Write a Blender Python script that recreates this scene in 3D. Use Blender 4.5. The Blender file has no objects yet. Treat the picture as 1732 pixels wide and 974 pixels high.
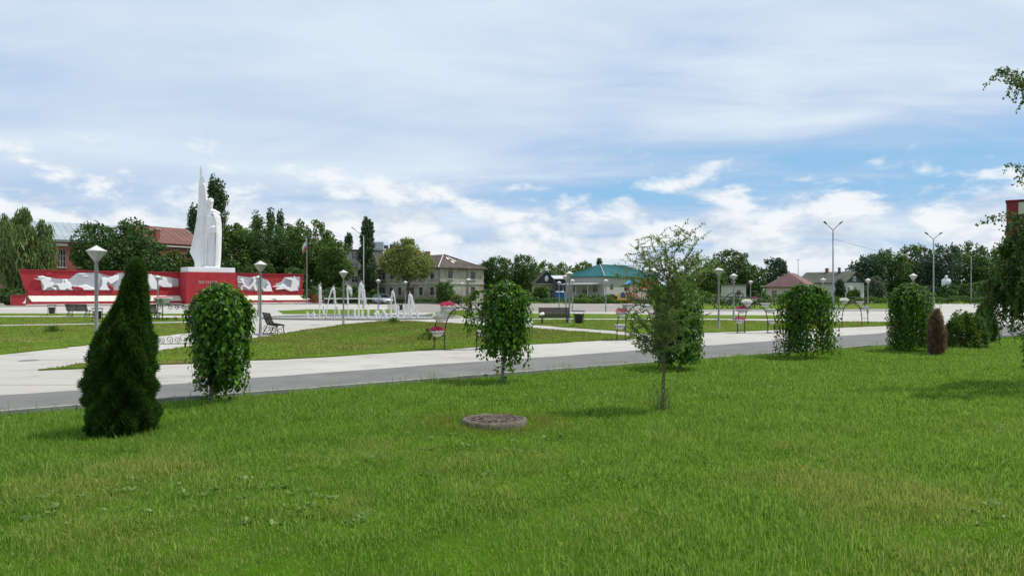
import bpy, bmesh, math, random
import numpy as np
from mathutils import Vector, Matrix

# ------------------------------------------------------------------ camera, sky, sun, exposure
SC = bpy.context.scene
F, CX, HY, EYE = 1308.0, 866.0, 495.0, 1.75        # measured off the photograph: focal length in px, horizon, eye height
R = math.radians
cam_d = bpy.data.cameras.new('camera'); cam = bpy.data.objects.new('camera', cam_d); SC.collection.objects.link(cam)
cam.location = (0, 0, EYE); cam.rotation_euler = (R(90), 0, 0)
cam_d.sensor_width = 36; cam_d.lens = 36 * F / 1732; cam_d.shift_y = (HY - 487) / 1732
cam_d.clip_end = 6000; cam_d.clip_start = .05; SC.camera = cam

SUN_EL, SUN_AZ = R(61), math.atan2(.95, .28)        # azimuth from +Y towards +X: from the right, a little ahead of the camera
world = bpy.data.worlds.new('World'); SC.world = world; world.use_nodes = True
class NG:
    def __init__(s, nt): s.nt = nt; nt.nodes.clear()
    def n(s, typ, ins=None, **kw):
        nd = s.nt.nodes.new(typ)
        for k, v in kw.items(): setattr(nd, k, v)
        for k, v in (ins or {}).items():
            sock = nd.inputs[k]
            if isinstance(v, bpy.types.NodeSocket): s.nt.links.new(v, sock)
            else: sock.default_value = v
        return nd
    def math(s, op, a, b=0., c=0., clamp=False):
        nd = s.nt.nodes.new('ShaderNodeMath'); nd.operation = op; nd.use_clamp = clamp
        for i, v in enumerate((a, b, c)):
            if isinstance(v, bpy.types.NodeSocket): s.nt.links.new(v, nd.inputs[i])
            else: nd.inputs[i].default_value = v
        return nd.outputs[0]
    def step(s, v, a, b, lo=0., hi=1.):
        nd = s.n('ShaderNodeMapRange', {'Value': v, 'From Min': a, 'From Max': b, 'To Min': lo, 'To Max': hi}, interpolation_type='SMOOTHSTEP'); return nd.outputs[0]
    def mix(s, f, a, b, blend='MIX'):
        nd = s.nt.nodes.new('ShaderNodeMix'); nd.data_type = 'RGBA'; nd.blend_type = blend
        for k, v in ((0, f), (6, a), (7, b)):
            if isinstance(v, bpy.types.NodeSocket): s.nt.links.new(v, nd.inputs[k])
            else: nd.inputs[k].default_value = v if k == 0 else (*v, 1)[:4]
        return nd.outputs[2]
    def noise(s, vec, scale, detail=4, rough=.5, dist=0., out=0):
        nd = s.n('ShaderNodeTexNoise', {'Vector': vec, 'Scale': scale, 'Detail': detail, 'Roughness': rough, 'Distortion': dist}); return nd.outputs[out]
    def ramp(s, f, stops):
        nd = s.nt.nodes.new('ShaderNodeValToRGB'); cr = nd.color_ramp
        while len(cr.elements) < len(stops): cr.elements.new(.5)
        for e, (p, c) in zip(cr.elements, stops): e.position = p; e.color = (*c, 1)
        s.nt.links.new(f, nd.inputs[0]); return nd.outputs[0]

SKY = .10
g = NG(world.node_tree)
tc = g.n('ShaderNodeTexCoord').outputs['Generated']
sp = g.n('ShaderNodeSeparateXYZ', {0: tc}); dx, dy, dz = sp.outputs
sky = g.n('ShaderNodeTexSky', sky_type='NISHITA', sun_disc=False, sun_elevation=SUN_EL, sun_rotation=SUN_AZ, altitude=50, air_density=1.0, dust_density=.6, ozone_density=2.0)
blue = g.mix(.85, sky.outputs[0], tuple(v / SKY for v in (.29, .56, .86)))
# high thin veil, seen in perspective on a flat layer
inv = g.math('DIVIDE', 1., g.math('ADD', g.math('MAXIMUM', dz, 0.), .10))
px_ = g.math('MULTIPLY', dx, inv); py_ = g.math('MULTIPLY', dy, inv)
v1 = g.n('ShaderNodeCombineXYZ', {0: g.math('MULTIPLY', g.math('ADD', px_, g.math('MULTIPLY', py_, .25)), .55), 1: py_, 2: 3.1}).outputs[0]
c1 = g.noise(v1, .62, 7, .50, .35)
c1f = g.noise(v1, 2.2, 6, .55, .5)
bandlo = g.step(dz, .085, .16); bandhi = g.step(dz, .16, .215)
win = g.math('MULTIPLY', g.math('SUBTRACT', g.step(dz, .085, .125), bandhi), g.step(dx, -.12, .22))      # the clear window low in the sky
lowclear = g.math('SUBTRACT', 1., g.step(dz, .09, .15))
b1 = g.math('ADD', c1, g.math('MULTIPLY', g.math('SUBTRACT', c1f, .5), g.step(dx, -.25, .35, .22, .62)))
b1 = g.math('SUBTRACT', b1, g.math('MULTIPLY', win, .22))
b1 = g.math('SUBTRACT', b1, g.math('MULTIPLY', lowclear, .04))
b1 = g.math('ADD', b1, g.math('MULTIPLY', g.step(dz, .15, .3), .05))
veil = g.math('MULTIPLY', g.step(b1, .16, .50), .95)
veilcol = g.mix(g.step(b1, .36, .70), tuple(v / SKY for v in (.49, .63, .84)), tuple(v / SKY for v in (.77, .86, .945)))
s1 = g.mix(veil, blue, veilcol)
# heaped clouds towards the horizon
def cum(off):
    vv = g.n('ShaderNodeCombineXYZ', {0: g.math('ADD', dx, off[0]), 1: dy, 2: g.math('MULTIPLY', g.math('ADD', dz, off[1]), 2.3)}).outputs[0]
    return g.noise(vv, 13., 9, .58, .25), vv
c2, vv2 = cum((.33, .02)); c2b, _ = cum((.345, .048))
bias = g.math('SUBTRACT', .16, g.math('MULTIPLY', g.step(dz, .06, .185), .255))
bias = g.math('SUBTRACT', bias, g.math('MULTIPLY', g.step(dz, .17, .24), .6))
bias = g.math('ADD', bias, g.step(dx, .05, -.3, 0., .05))
m2 = g.step(g.math('ADD', c2, bias), .485, .69)
lit = g.math('ADD', .62, g.math('MULTIPLY', g.math('SUBTRACT', c2, c2b), 3.4), clamp=True)
cumcol = g.mix(lit, tuple(v / SKY for v in (.56, .66, .78)), tuple(v / SKY for v in (.93, .96, .98)))
s2 = g.mix(g.math('MULTIPLY', m2, .93), s1, cumcol)
s3 = g.mix(g.math('MULTIPLY', g.math('SUBTRACT', 1., g.step(dz, -.01, .075)), .55), s2, tuple(v / SKY for v in (.70, .79, .88)))
bg = g.n('ShaderNodeBackground', {'Color': s3, 'Strength': SKY})
g.n('ShaderNodeOutputWorld', {'Surface': bg.outputs[0]})

sun_d = bpy.data.lights.new('sun', 'SUN'); sun_d.energy = 4.3; sun_d.angle = R(.8); sun_d.color = (1, .955, .88)
sun = bpy.data.objects.new('sun', sun_d); SC.collection.objects.link(sun); sun.location = (40, 10, 60)
_s = Vector((math.sin(SUN_AZ) * math.cos(SUN_EL), math.cos(SUN_AZ) * math.cos(SUN_EL), math.sin(SUN_EL)))
sun.rotation_euler = _s.to_track_quat('Z', 'Y').to_euler()
vs = SC.view_settings; vs.view_transform = 'Standard'; vs.look = 'None'; vs.exposure = 0.0; vs.gamma = 1.0; vs.use_curve_mapping = False
SC.render.engine = 'CYCLES'; cy = SC.cycles
cy.use_denoising = True; cy.max_bounces = 6; cy.diffuse_bounces = 3; cy.glossy_bounces = 2; cy.transmission_bounces = 4; cy.transparent_max_bounces = 6
cy.caustics_reflective = False; cy.caustics_refractive = False; cy.sample_clamp_indirect = 6

# ------------------------------------------------------------------ helpers
import zlib
rng = np.random.default_rng(11); random.seed(5)
def reseed(s):
    global rng
    rng = np.random.default_rng(zlib.crc32(s.encode()))
COL = SC.collection
def X(px, d): return (px - CX) * d / F
def Z(py, d): return EYE - (py - HY) * d / F
def G(px, py, z=0.):                                   # ground point under a pixel of the photograph
    d = (EYE - z) * F / (py - HY); return ((px - CX) * d / F, d)
def U(px, d): return px * d / F                        # pixels to metres at a distance

def tag(o, label=None, cat=None, group=None, kind=None):
    if label: o['label'] = label
    if cat: o['category'] = cat
    if group: o['group'] = group
    if kind: o['kind'] = kind
    return o
def thing(name, label, cat, loc=(0, 0, 0), rz=0., group=None):
    reseed(label)
    o = bpy.data.objects.new(name, None); COL.objects.link(o); o.empty_display_size = .2
    o.location = loc; o.rotation_euler = (0, 0, rz); return tag(o, label, cat, group)
def add(name, me, mat=None, parent=None, loc=None, rot=None, kind=None):
    o = bpy.data.objects.new(name, me); COL.objects.link(o)
    if mat is not None:
        me.materials.clear()
        for m in (mat if isinstance(mat, (list, tuple)) else [mat]): me.materials.append(m)
    if parent is not None: o.parent = parent
    if loc is not None: o.location = loc
    if rot is not None: o.rotation_euler = rot
    if kind: o['kind'] = kind
    return o
def copy_tree(o, parent=None):
    c = o.copy(); COL.objects.link(c)
    if parent is not None: c.parent = parent
    for ch in list(o.children): copy_tree(ch, c)
    return c
def np_mesh(name, V, Fa, smooth=False):
    V = np.ascontiguousarray(V, np.float32); Fa = np.ascontiguousarray(Fa, np.int32); k = Fa.shape[1]
    me = bpy.data.meshes.new(name); me.vertices.add(len(V)); me.vertices.foreach_set('co', V.ravel())
    me.loops.add(Fa.size); me.loops.foreach_set('vertex_index', Fa.ravel())
    me.polygons.add(len(Fa)); me.polygons.foreach_set('loop_start', np.arange(0, Fa.size, k, dtype=np.int32))
    if smooth: me.polygons.foreach_set('use_smooth', np.ones(len(Fa), bool))
    me.update(calc_edges=True); return me

class MB:
    def __init__(s): s.v = []; s.f = []; s.m = []; s.sm = []
    def raw(s, v, f, mi=0, sm=False):
        b = len(s.v); s.v += [tuple(p) for p in v]; s.f += [tuple(i + b for i in q) for q in f]; s.m += [mi] * len(f); s.sm += [sm] * len(f); return s
    def box(s, c, size, rz=0., rx=0., ry=0., mi=0, taper=1.):
        a, b, h = size[0] / 2, size[1] / 2, size[2] / 2
        vs = [(-a, -b, -h), (a, -b, -h), (a, b, -h), (-a, b, -h), (-a * taper, -b * taper, h), (a * taper, -b * taper, h), (a * taper, b * taper, h), (-a * taper, b * taper, h)]
        M = Matrix.Translation(c) @ Matrix.Rotation(rz, 4, 'Z') @ Matrix.Rotation(ry, 4, 'Y') @ Matrix.Rotation(rx, 4, 'X')
        return s.raw([M @ Vector(p) for p in vs], [(0, 3, 2, 1), (4, 5, 6, 7), (0, 1, 5, 4), (1, 2, 6, 5), (2, 3, 7, 6), (3, 0, 4, 7)], mi)
    def tube(s, pts, r, n=6, mi=0, cap=True):
        pts = [Vector(p) for p in pts]; k = len(pts); rr = list(r) if hasattr(r, '__len__') else [r] * k; V = []; Fc = []
        T = (pts[1] - pts[0]).normalized(); up = Vector((0, 0, 1)) if abs(T.z) < .9 else Vector((1, 0, 0)); a = T.cross(up).normalized()
        for i, p in enumerate(pts):
            T = (pts[min(i + 1, k - 1)] - pts[max(i - 1, 0)]); T = T.normalized() if T.length > 1e-9 else Vector((0, 0, 1))
            a = (a - T * a.dot(T)); a = a.normalized() if a.length > 1e-6 else T.orthogonal().normalized(); b = T.cross(a)
            for j in range(n):
                t = 2 * math.pi * j / n; V.append(p + (a * math.cos(t) + b * math.sin(t)) * rr[i])
        for i in range(k - 1):
            for j in range(n): Fc.append((i * n + j, i * n + (j + 1) % n, (i + 1) * n + (j + 1) % n, (i + 1) * n + j))
        s.raw(V, Fc, mi, n > 4)
        if cap: s.raw(V[:n], [tuple(range(n - 1, -1, -1))], mi); s.raw(V[-n:], [tuple(range(n))], mi)
        return s
    def lathe(s, prof, n=16, c=(0, 0, 0), mi=0, sm=True, a0=0.):
        V = []; Fc = []
        for (r, z) in prof:
            for j in range(n):
                t = a0 + 2 * math.pi * j / n; V.append((c[0] + r * math.cos(t), c[1] + r * math.sin(t), c[2] + z))
        for i in range(len(prof) - 1):
            for j in range(n): Fc.append((i * n + j, i * n + (j + 1) % n, (i + 1) * n + (j + 1) % n, (i + 1) * n + j))
        return s.raw(V, Fc, mi, sm)
    def prism(s, poly, fn, d0, d1, mi=0, inset=0.):          # poly in 2D; fn(a,b,depth)->3D
        k = len(poly); cx = sum(p[0] for p in poly) / k; cy_ = sum(p[1] for p in poly) / k
        ar = sum(poly[i][0] * poly[(i + 1) % k][1] - poly[(i + 1) % k][0] * poly[i][1] for i in range(k))
        if ar < 0: poly = poly[::-1]
        V = [fn(a, b, d0) for a, b in poly] + [fn(a, b, d1) for a, b in poly]
        s.raw(V, [tuple(range(k, 2 * k))] + [(i, (i + 1) % k, k + (i + 1) % k, k + i) for i in range(k)], mi); return s
    def mesh(s, name='m', bevel=0.):
        me = bpy.data.meshes.new(name); me.from_pydata([tuple(p) for p in s.v], [], s.f)
        me.polygons.foreach_set('material_index', s.m); me.polygons.foreach_set('use_smooth', s.sm)
        if bevel:
            bm = bmesh.new(); bm.from_mesh(me); bmesh.ops.remove_doubles(bm, verts=bm.verts, dist=1e-5)
            bmesh.ops.bevel(bm, geom=[e for e in bm.edges], offset=bevel, segments=1, affect='EDGES'); bm.to_mesh(me); bm.free()
        me.update(); return me
    def build(s, name, mat, parent=None, loc=None, rot=None, kind=None, bevel=0.): return add(name, s.mesh(name, bevel), mat, parent, loc, rot, kind)

def sculpt(parts, voxel, smooth=2):                       # one continuous surface grown out of overlapping volumes
    bm = bmesh.new()
    for p in parts:
        if p[0] == 'e':
            _, c, r, rot = p; M = Matrix.Translation(c) @ rot.to_4x4() @ Matrix.Diagonal((*r, 1)) if rot is not None else Matrix.Translation(c) @ Matrix.Diagonal((*r, 1))
            bmesh.ops.create_icosphere(bm, subdivisions=3, radius=1, matrix=M)
        elif p[0] == 'c':
            _, a, b, ra, rb = p; a = Vector(a); b = Vector(b); q = (b - a).to_track_quat('Z', 'Y').to_matrix().to_4x4(); L = (b - a).length
            bmesh.ops.create_cone(bm, cap_ends=True, segments=14, radius1=ra, radius2=rb, depth=L, matrix=Matrix.Translation((a + b) / 2) @ q)
            for cc, r_ in ((a, ra), (b, rb)): bmesh.ops.create_icosphere(bm, subdivisions=2, radius=r_, matrix=Matrix.Translation(cc))
        elif p[0] == 'b':
            _, c, sz, rz = p; bmesh.ops.create_cube(bm, size=1, matrix=Matrix.Translation(c) @ Matrix.Rotation(rz, 4, 'Z') @ Matrix.Diagonal((*sz, 1)))
    me = bpy.data.meshes.new('sculpt'); bm.to_mesh(me); bm.free()
    o = bpy.data.objects.new('sculpt_tmp', me); COL.objects.link(o)
    m = o.modifiers.new('r', 'REMESH'); m.mode = 'VOXEL'; m.voxel_size = voxel; m.use_smooth_shade = True
    if smooth: s_ = o.modifiers.new('s', 'SMOOTH'); s_.iterations = smooth; s_.factor = .5
    dg = bpy.context.evaluated_depsgraph_get(); out = bpy.data.meshes.new_from_object(o.evaluated_get(dg), depsgraph=dg)
    bpy.data.objects.remove(o); bpy.data.meshes.remove(me); return out

# ------------------------------------------------------------------ materials (all procedural)
def mat(name, col, rough=.8, var=.12, scale=3., bump=0., bscale=None, metal=0., spec=.4, col2=None, thr=(.42, .62), world_space=False, detail=6):
    m = bpy.data.materials.new(name); m.use_nodes = True; g = NG(m.node_tree)
    tcn = g.n('ShaderNodeTexCoord'); vec = tcn.outputs['Object'] if not world_space else g.n('ShaderNodeNewGeometry').outputs['Position']
    n1 = g.noise(vec, scale, detail, .6)
    lo = tuple(c * (1 - var) for c in col); hi = tuple(min(1, c * (1 + var)) for c in col)
    c = g.mix(g.step(n1, .3, .7), lo, hi)
    if col2 is not None:
        n2 = g.noise(vec, scale * .37, 7, .65, .4); c = g.mix(g.step(n2, *thr), c, col2)
    ins = {'Base Color': c, 'Roughness': rough, 'Metallic': metal, 'Specular IOR Level': spec}
    if bump:
        b = g.n('ShaderNodeBump', {'Height': g.noise(vec, bscale or scale * 6, 5, .6), 'Strength': bump, 'Distance': .02}); ins['Normal'] = b.outputs[0]
    p = g.n('ShaderNodeBsdfPrincipled', ins); g.n('ShaderNodeOutputMaterial', {'Surface': p.outputs[0]}); return m
def leaf_mat(name, dark, mid, light, trans=.35, rough=.5, spec=.35, patch=None, pscale=.6, pthr=(.5, .65), dry=None):
    m = bpy.data.materials.new(name); m.use_nodes = True; g = NG(m.node_tree)
    geo = g.n('ShaderNodeNewGeometry'); rp = geo.outputs['Random Per Island']
    c = g.ramp(rp, [(0, dark), (.5, mid), (.93, light), (1, light)])
    if patch is not None:
        n2 = g.noise(geo.outputs['Position'], pscale, 5, .6, .3)
        if dry: n2 = g.math('ADD', n2, g.step(g.n('ShaderNodeSeparateXYZ', {0: geo.outputs['Position']}).outputs[1], dry[0], dry[1], dry[2], 0.))
        tone = g.noise(geo.outputs['Position'], pscale * 2.7, 4, .6, .2); c = g.mix(g.math('MULTIPLY', g.step(tone, .40, .72), .45), c, (dark[0] * .9, dark[1] * .85, dark[2]))
        f = g.step(n2, *pthr)
        f = g.math('MULTIPLY', f, g.step(rp, .0, .75, .45, 1.))
        c = g.mix(f, c, patch)
    p = g.n('ShaderNodeBsdfPrincipled', {'Base Color': c, 'Roughness': rough, 'Specular IOR Level': spec})
    t = g.n('ShaderNodeBsdfTranslucent', {'Color': g.mix(.5, c, (light[0] * 1.6, light[1] * 1.6, light[2] * .9))})
    x = g.n('ShaderNodeMixShader', {0: trans, 1: p.outputs[0], 2: t.outputs[0]}); g.n('ShaderNodeOutputMaterial', {'Surface': x.outputs[0]}); return m

M = {}
M['asphalt'] = mat('asphalt', (.150, .150, .141), .95, .10, 1.1, .35, 60, world_space=True, col2=(.19, .19, .178), thr=(.5, .8), spec=.1)
M['paving'] = mat('paving', (.33, .315, .28), .92, .13, .9, .5, 40, world_space=True, col2=(.235, .215, .185), thr=(.52, .72))
def paving_mat():
    m = bpy.data.materials.new('square_paving'); m.use_nodes = True; g = NG(m.node_tree); pos = g.n('ShaderNodeNewGeometry').outputs['Position']
    big = g.noise(pos, .11, 4, .55, .3); mid = g.noise(pos, .9, 6, .62, .2); fine = g.noise(pos, 26., 3, .7)
    rot = g.n('ShaderNodeMapping', {'Vector': pos, 'Rotation': (0, 0, -.63), 'Scale': (.22, 2.4, 1)}).outputs[0]; streak = g.noise(rot, 1.3, 7, .68, .5)
    c = g.mix(g.step(big, .35, .65), (.36, .342, .308), (.43, .412, .376)); c = g.mix(g.step(mid, .5, .74), c, (.29, .27, .235)); c = g.mix(g.math('MULTIPLY', g.step(streak, .57, .68), .8), c, (.17, .16, .12))
    c = g.mix(g.step(fine, .3, .7), c, (.44, .425, .39), 'MIX') if False else g.mix(g.math('MULTIPLY', g.step(fine, .50, .75), .45), c, (.21, .20, .175))
    b = g.n('ShaderNodeBump', {'Height': g.math('ADD', fine, mid), 'Strength': .5, 'Distance': .02})
    p = g.n('ShaderNodeBsdfPrincipled', {'Base Color': c, 'Roughness': .93, 'Specular IOR Level': .25, 'Normal': b.outputs[0]}); g.n('ShaderNodeOutputMaterial', {'Surface': p.outputs[0]}); return m
M['paving'] = paving_mat()
M['kerb'] = mat('kerb', (.25, .245, .22), .9, .18, 5, .4, 50)
M['terrain'] = mat('terrain', (.10, .13, .05), .95, .3, .05, 0, world_space=True)
M['soil'] = mat('lawn_soil', (.040, .090, .006), 1., .3, 1.3, .5, 30, spec=.0, world_space=True, col2=(.085, .095, .02), thr=(.55, .78))
M['turf'] = mat('bed_turf', (.085, .145, .012), 1., .22, .9, .6, 35, spec=.05, world_space=True, col2=(.165, .135, .05), thr=(.50, .72))
M['lamp_pole'] = mat('lamp_pole', (.20, .215, .21), .5, .08, 4, .05, spec=.5)
M['lamp_glass'] = mat('lamp_glass', (.34, .35, .34), .4, .05, 6, spec=.5)
M['lamp_cap'] = mat('lamp_cap', (.56, .56, .53), .55, .10, 6)
M['iron'] = mat('iron', (.018, .018, .020), .5, .2, 8, .1, spec=.5)
M['bench_wood'] = mat('bench_wood', (.016, .014, .014), .8, .25, 6, .15, 40, spec=.15)
M['far_road'] = mat('far_road', (.245, .228, .200), .95, .12, .5, .3, 20, spec=.1, world_space=True, col2=(.195, .18, .155), thr=(.5, .75))
M['red'] = mat('red_paint', (.35, .020, .027), .7, .16, .9, .12, 12, col2=(.26, .028, .032), thr=(.48, .75))
M['redline'] = mat('red_trim', (.33, .020, .035), .7, .1, 2)
M['white'] = mat('white_paint', (.72, .73, .74), .75, .05, .9, .15, 10, col2=(.60, .61, .62), thr=(.52, .8))
M['relief_white'] = mat('relief_white', (.80, .80, .80), .75, .05, 2, .1, 10)
M['relief_grey'] = mat('relief_grey', (.40, .41, .44), .85, .08, 2, .2, 14)
M['cream'] = mat('cream_slab', (.66, .61, .52), .85, .08, 2.2, .2, 20)
M['step'] = mat('step_stone', (.30, .28, .255), .9, .12, 1.5, .2, 20)
M['gold'] = mat('letter_paint', (.52, .36, .32), .5, .1, 5)
M['bowl'] = mat('white_bowl', (.62, .62, .60), .55, .08, 5, .05)
M['soil_pot'] = mat('potting_soil', (.05, .04, .03), .95, .3, 20)
M['bark'] = mat('bark', (.10, .085, .065), .95, .3, 9, .6, 30)
M['bark_grey'] = mat('bark_grey', (.20, .185, .16), .95, .25, 9, .5, 30)
M['birch'] = mat('birch_bark', (.62, .60, .55), .8, .1, 6, .3, 20, col2=(.06, .055, .05), thr=(.60, .66))
M['twig'] = mat('twig', (.13, .10, .07), .9, .2, 9)
M['concrete'] = mat('concrete', (.13, .112, .088), .95, .3, 7, .6, 60, col2=(.07, .06, .042), thr=(.5, .7))
M['iron_cover'] = mat('cover', (.085, .068, .055), .85, .3, 9, .5, 60, col2=(.15, .12, .095), thr=(.5, .65))
M['grass'] = leaf_mat('grass_blades', (.046, .126, .012), (.124, .252, .031), (.31, .43, .10), .40, .8, .02, patch=(.35, .32, .11), pscale=.45, pthr=(.54, .84), dry=(7., 13., .13))
M['bedgrass'] = leaf_mat('bed_blades', (.084, .145, .020), (.135, .198, .036), (.21, .255, .07), .3, .8, .0, patch=(.215, .155, .065), pscale=.22, pthr=(.40, .60))
M['mulberry'] = leaf_mat('mulberry_leaf', (.010, .044, .003), (.030, .096, .005), (.125, .25, .016), .36, .42, .25)
M['thuja'] = leaf_mat('thuja_spray', (.014, .050, .008), (.030, .082, .013), (.075, .145, .024), .25, .65, .15)
M['dead'] = leaf_mat('dead_thuja', (.12, .072, .045), (.21, .135, .088), (.33, .235, .16), .2, .7, .2)
M['sapling'] = leaf_mat('sapling_leaf', (.060, .125, .024), (.11, .195, .042), (.195, .275, .08), .35, .5, .3)
M['birchleaf'] = leaf_mat('birch_leaf', (.024, .066, .010), (.048, .108, .016), (.11, .185, .035), .35, .45, .35)
M['dark_leaf'] = leaf_mat('dark_leaf', (.024, .062, .014), (.046, .102, .022), (.088, .155, .034), .3, .55, .3)
M['mid_leaf'] = leaf_mat('mid_leaf', (.034, .082, .014), (.064, .130, .022), (.12, .195, .036), .33, .55, .3)
M['willow_leaf'] = leaf_mat('willow_leaf', (.060, .115, .030), (.105, .170, .045), (.18, .24, .08), .35, .55, .3)
M['olive_leaf'] = leaf_mat('olive_leaf', (.085, .125, .028), (.135, .18, .042), (.21, .25, .07), .35, .55, .3)
M['poplar_leaf'] = leaf_mat('poplar_leaf', (.026, .062, .024), (.045, .092, .034), (.08, .13, .05), .25, .55, .3)
M['silver_leaf'] = leaf_mat('silver_leaf', (.05, .085, .045), (.085, .125, .07), (.14, .18, .11), .3, .6, .3)
M['spruce_leaf'] = leaf_mat('spruce_leaf', (.022, .055, .026), (.038, .08, .038), (.065, .115, .06), .2, .6, .3)
M['petal_red'] = leaf_mat('petal_red', (.38, .02, .07), (.52, .045, .12), (.66, .12, .22), .25, .6, .2)
M['petal_pink'] = leaf_mat('petal_pink', (.55, .06, .16), (.68, .12, .25), (.78, .25, .36), .25, .6, .2)
M['petal_magenta'] = leaf_mat('petal_magenta', (.34, .02, .13), (.46, .04, .18), (.58, .12, .28), .25, .6, .2)
M['petal_white'] = leaf_mat('petal_white', (.62, .62, .60), (.74, .74, .72), (.85, .85, .83), .25, .6, .2)
# ------------------------------------------------------------------ the setting: ground, road, kerb, lawns, beds
LZ = -.06                                              # the front lawn lies a kerb's height below the road
KA, KB = Vector(G(0, 695.6)), Vector(G(1495, 583)); KS = (KB.y - KA.y) / (KB.x - KA.x)
def ky(x): return KA.y + KS * (x - KA.x)
KU = Vector((1, KS)).normalized(); KN = Vector((-KU.y, KU.x))          # along the kerb, and across it towards the road
def vnoise(x, y, s=1., seed=0):
    r_ = np.random.default_rng(seed); out = 0
    for k in range(7):
        a = r_.uniform(0, 6.28); w = s * (1.0 + .9 * k); out = out + np.sin((x * np.cos(a) + y * np.sin(a)) * w + r_.uniform(0, 6.28)) / (1 + .55 * k)
    return out / 2.6
def sheet(name, pts, z, m, kind='structure'):
    me = bpy.data.meshes.new(name); me.from_pydata([(a, b, z) for a, b in pts], [], [tuple(range(len(pts)))]); me.update()
    return tag(add(name, me, m), kind=kind)
sheet('terrain', [(-2500, -400), (2500, -400), (2500, 4000), (-2500, 4000)], -.45, M['terrain'])
far = [(150, 132), (60, 126), (-20, 118), (-60, 122), (-170, 122)]
pv = [(-150, ky(-150)), (150, ky(150))]
off = lambda p, k: (p[0] + KN.x * k, p[1] + KN.y * k)
sheet('verge', [(-400, 60), (400, 60), (400, 400), (-400, 400)], -.05, M['turf'])
sheet('paved_square', [off(pv[0], .12), off(pv[1], .12)] + far, 0., M['paving'])
fk = tag(bpy.data.objects.new('far_kerb', None), kind='structure'); COL.objects.link(fk)
fks = [(60, 126), (-20, 118), (-60, 122), (-110, 122)]
fk_me = MB().box((0, 0, .05), (1.98, .18, .14)).mesh('kerb_stone')
for i in range(3):
    p_, q_ = Vector(fks[i]), Vector(fks[i + 1]); n_ = int((q_ - p_).length / 2); an_ = math.atan2(q_.y - p_.y, q_.x - p_.x)
    for k_ in range(n_): c_ = p_.lerp(q_, (k_ + .5) / n_); add('kerb_stone', fk_me, M['kerb'], fk, (c_.x, c_.y, 0), (0, 0, an_))
ra, rb = Vector(G(0, 669)), Vector(G(1495, 563)); rs = (rb.y - ra.y) / (rb.x - ra.x)
edge = []
for x in np.arange(70, -27, -.7): edge.append((float(x), float(ra.y + rs * (x - ra.x) + .14 * vnoise(np.array(x), np.array(0.), 1.6, 3) + rng.uniform(-.08, .08))))
nrd = len(edge); me = bpy.data.meshes.new('road'); me.from_pydata([(*off((e[0] + .4, ky(e[0] + .4)), .13), .004) for e in edge] + [(*e, .004) for e in edge], [], [(i, nrd + i, nrd + i + 1, i + 1) for i in range(nrd - 1)]); me.update(); tag(add('road', me, M['asphalt']), kind='structure')
sheet('cross_road', [G(*p) for p in ((655, 528.5), (900, 527.5), (1180, 527), (1580, 526.5), (1580, 516.5), (1180, 515.5), (900, 514.8), (655, 515.2))], .004, M['far_road'])
sheet('front_lawn', [(-150, ky(-150)), (150, ky(150)), (150, -140), (-150, -140)], LZ, M['soil'])
kerb = tag(bpy.data.objects.new('kerb', None), kind='structure'); COL.objects.link(kerb)
kerb.location = (KA.x, KA.y, 0); kerb.rotation_euler = (0, 0, math.atan2(KS, 1))
kst = MB().box((0, 0, -.085), (.993, .085, .19)).mesh('kerb_stone', .006)
for i in range(-14, 62):
    add('kerb_stone', kst, M['kerb'], kerb, (i + .5, .075 + rng.normal() * .006, rng.normal() * .004), (rng.normal() * .01, rng.normal() * .006, rng.normal() * .006))

def wob(poly, amp=.05, step=.6, seed=1):                # edges of the beds wander a little
    r_ = np.random.default_rng(seed); out = []
    for i in range(len(poly)):
        a, b = Vector(poly[i]), Vector(poly[(i + 1) % len(poly)]); n = max(1, int((b - a).length / step))
        for k in range(n):
            p = a.lerp(b, k / n); out.append((p.x + r_.normal() * amp, p.y + r_.normal() * amp))
    return out
BEDS = {
 'a': [(-260, 616), (0, 600), (144, 585), (275, 568.5), (335, 561), (352, 554), (335, 546), (150, 549.5), (0, 552), (-260, 556)],
 'b': [(-260, 552.5), (0, 549.3), (150, 546.8), (340, 543), (345, 538.5), (150, 536.3), (0, 536.8), (-260, 538)],
 'c': [(-260, 534.5), (0, 534), (340, 533.6), (360, 531), (0, 530.5), (-260, 530.5)],
 'd': [(70, 627), (135, 624), (276, 617), (540, 604.5), (600, 600), (800, 588), (1000, 577), (1080, 573), (1062, 569), (1036, 565.5), (905, 556), (760, 547), (690, 543.6), (644, 543.5), (582, 549.5), (508, 560), (430, 573), (335, 585.5), (276, 593), (200, 605), (135, 617)],
 'e': [(900, 549.5), (1059, 561), (1110, 567), (1200, 562.5), (1495, 551.3), (1560, 549), (1560, 545.5), (1495, 545), (1340, 543.8), (1200, 541.6), (905, 540.8)],
 'f': [(880, 538.6), (1200, 538.8), (1335, 539.5), (1335, 534), (1200, 533.2), (880, 530)],
 'g': [(480, 531), (640, 531.5), (668, 529), (665, 524), (520, 523.5), (470, 526)],
 'h': [(712, 534), (800, 536), (880, 536.5), (880, 529), (800, 526), (760, 525)],
 'j': [(1165, 523.5), (1330, 523), (1500, 522), (1560, 519), (1560, 513), (1480, 511.5), (1165, 512)],
 'i': [(1560, 514), (1760, 513), (1760, 508), (1560, 509)],
}
blab = {}
bedpoly = {}
for k, pl in BEDS.items():
    poly = [G(*p) for p in pl]; cyy = np.mean([p[1] for p in poly]); poly = wob(poly, .075 if cyy < 60 else .0, .5 if cyy < 60 else 4, ord(k)); bedpoly[k] = poly
    mb = MB().prism(poly, lambda a, b, d: (a, b, d), -.03, .035); o = mb.build('lawn_bed', M['turf']); tag(o, kind='structure')

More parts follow.
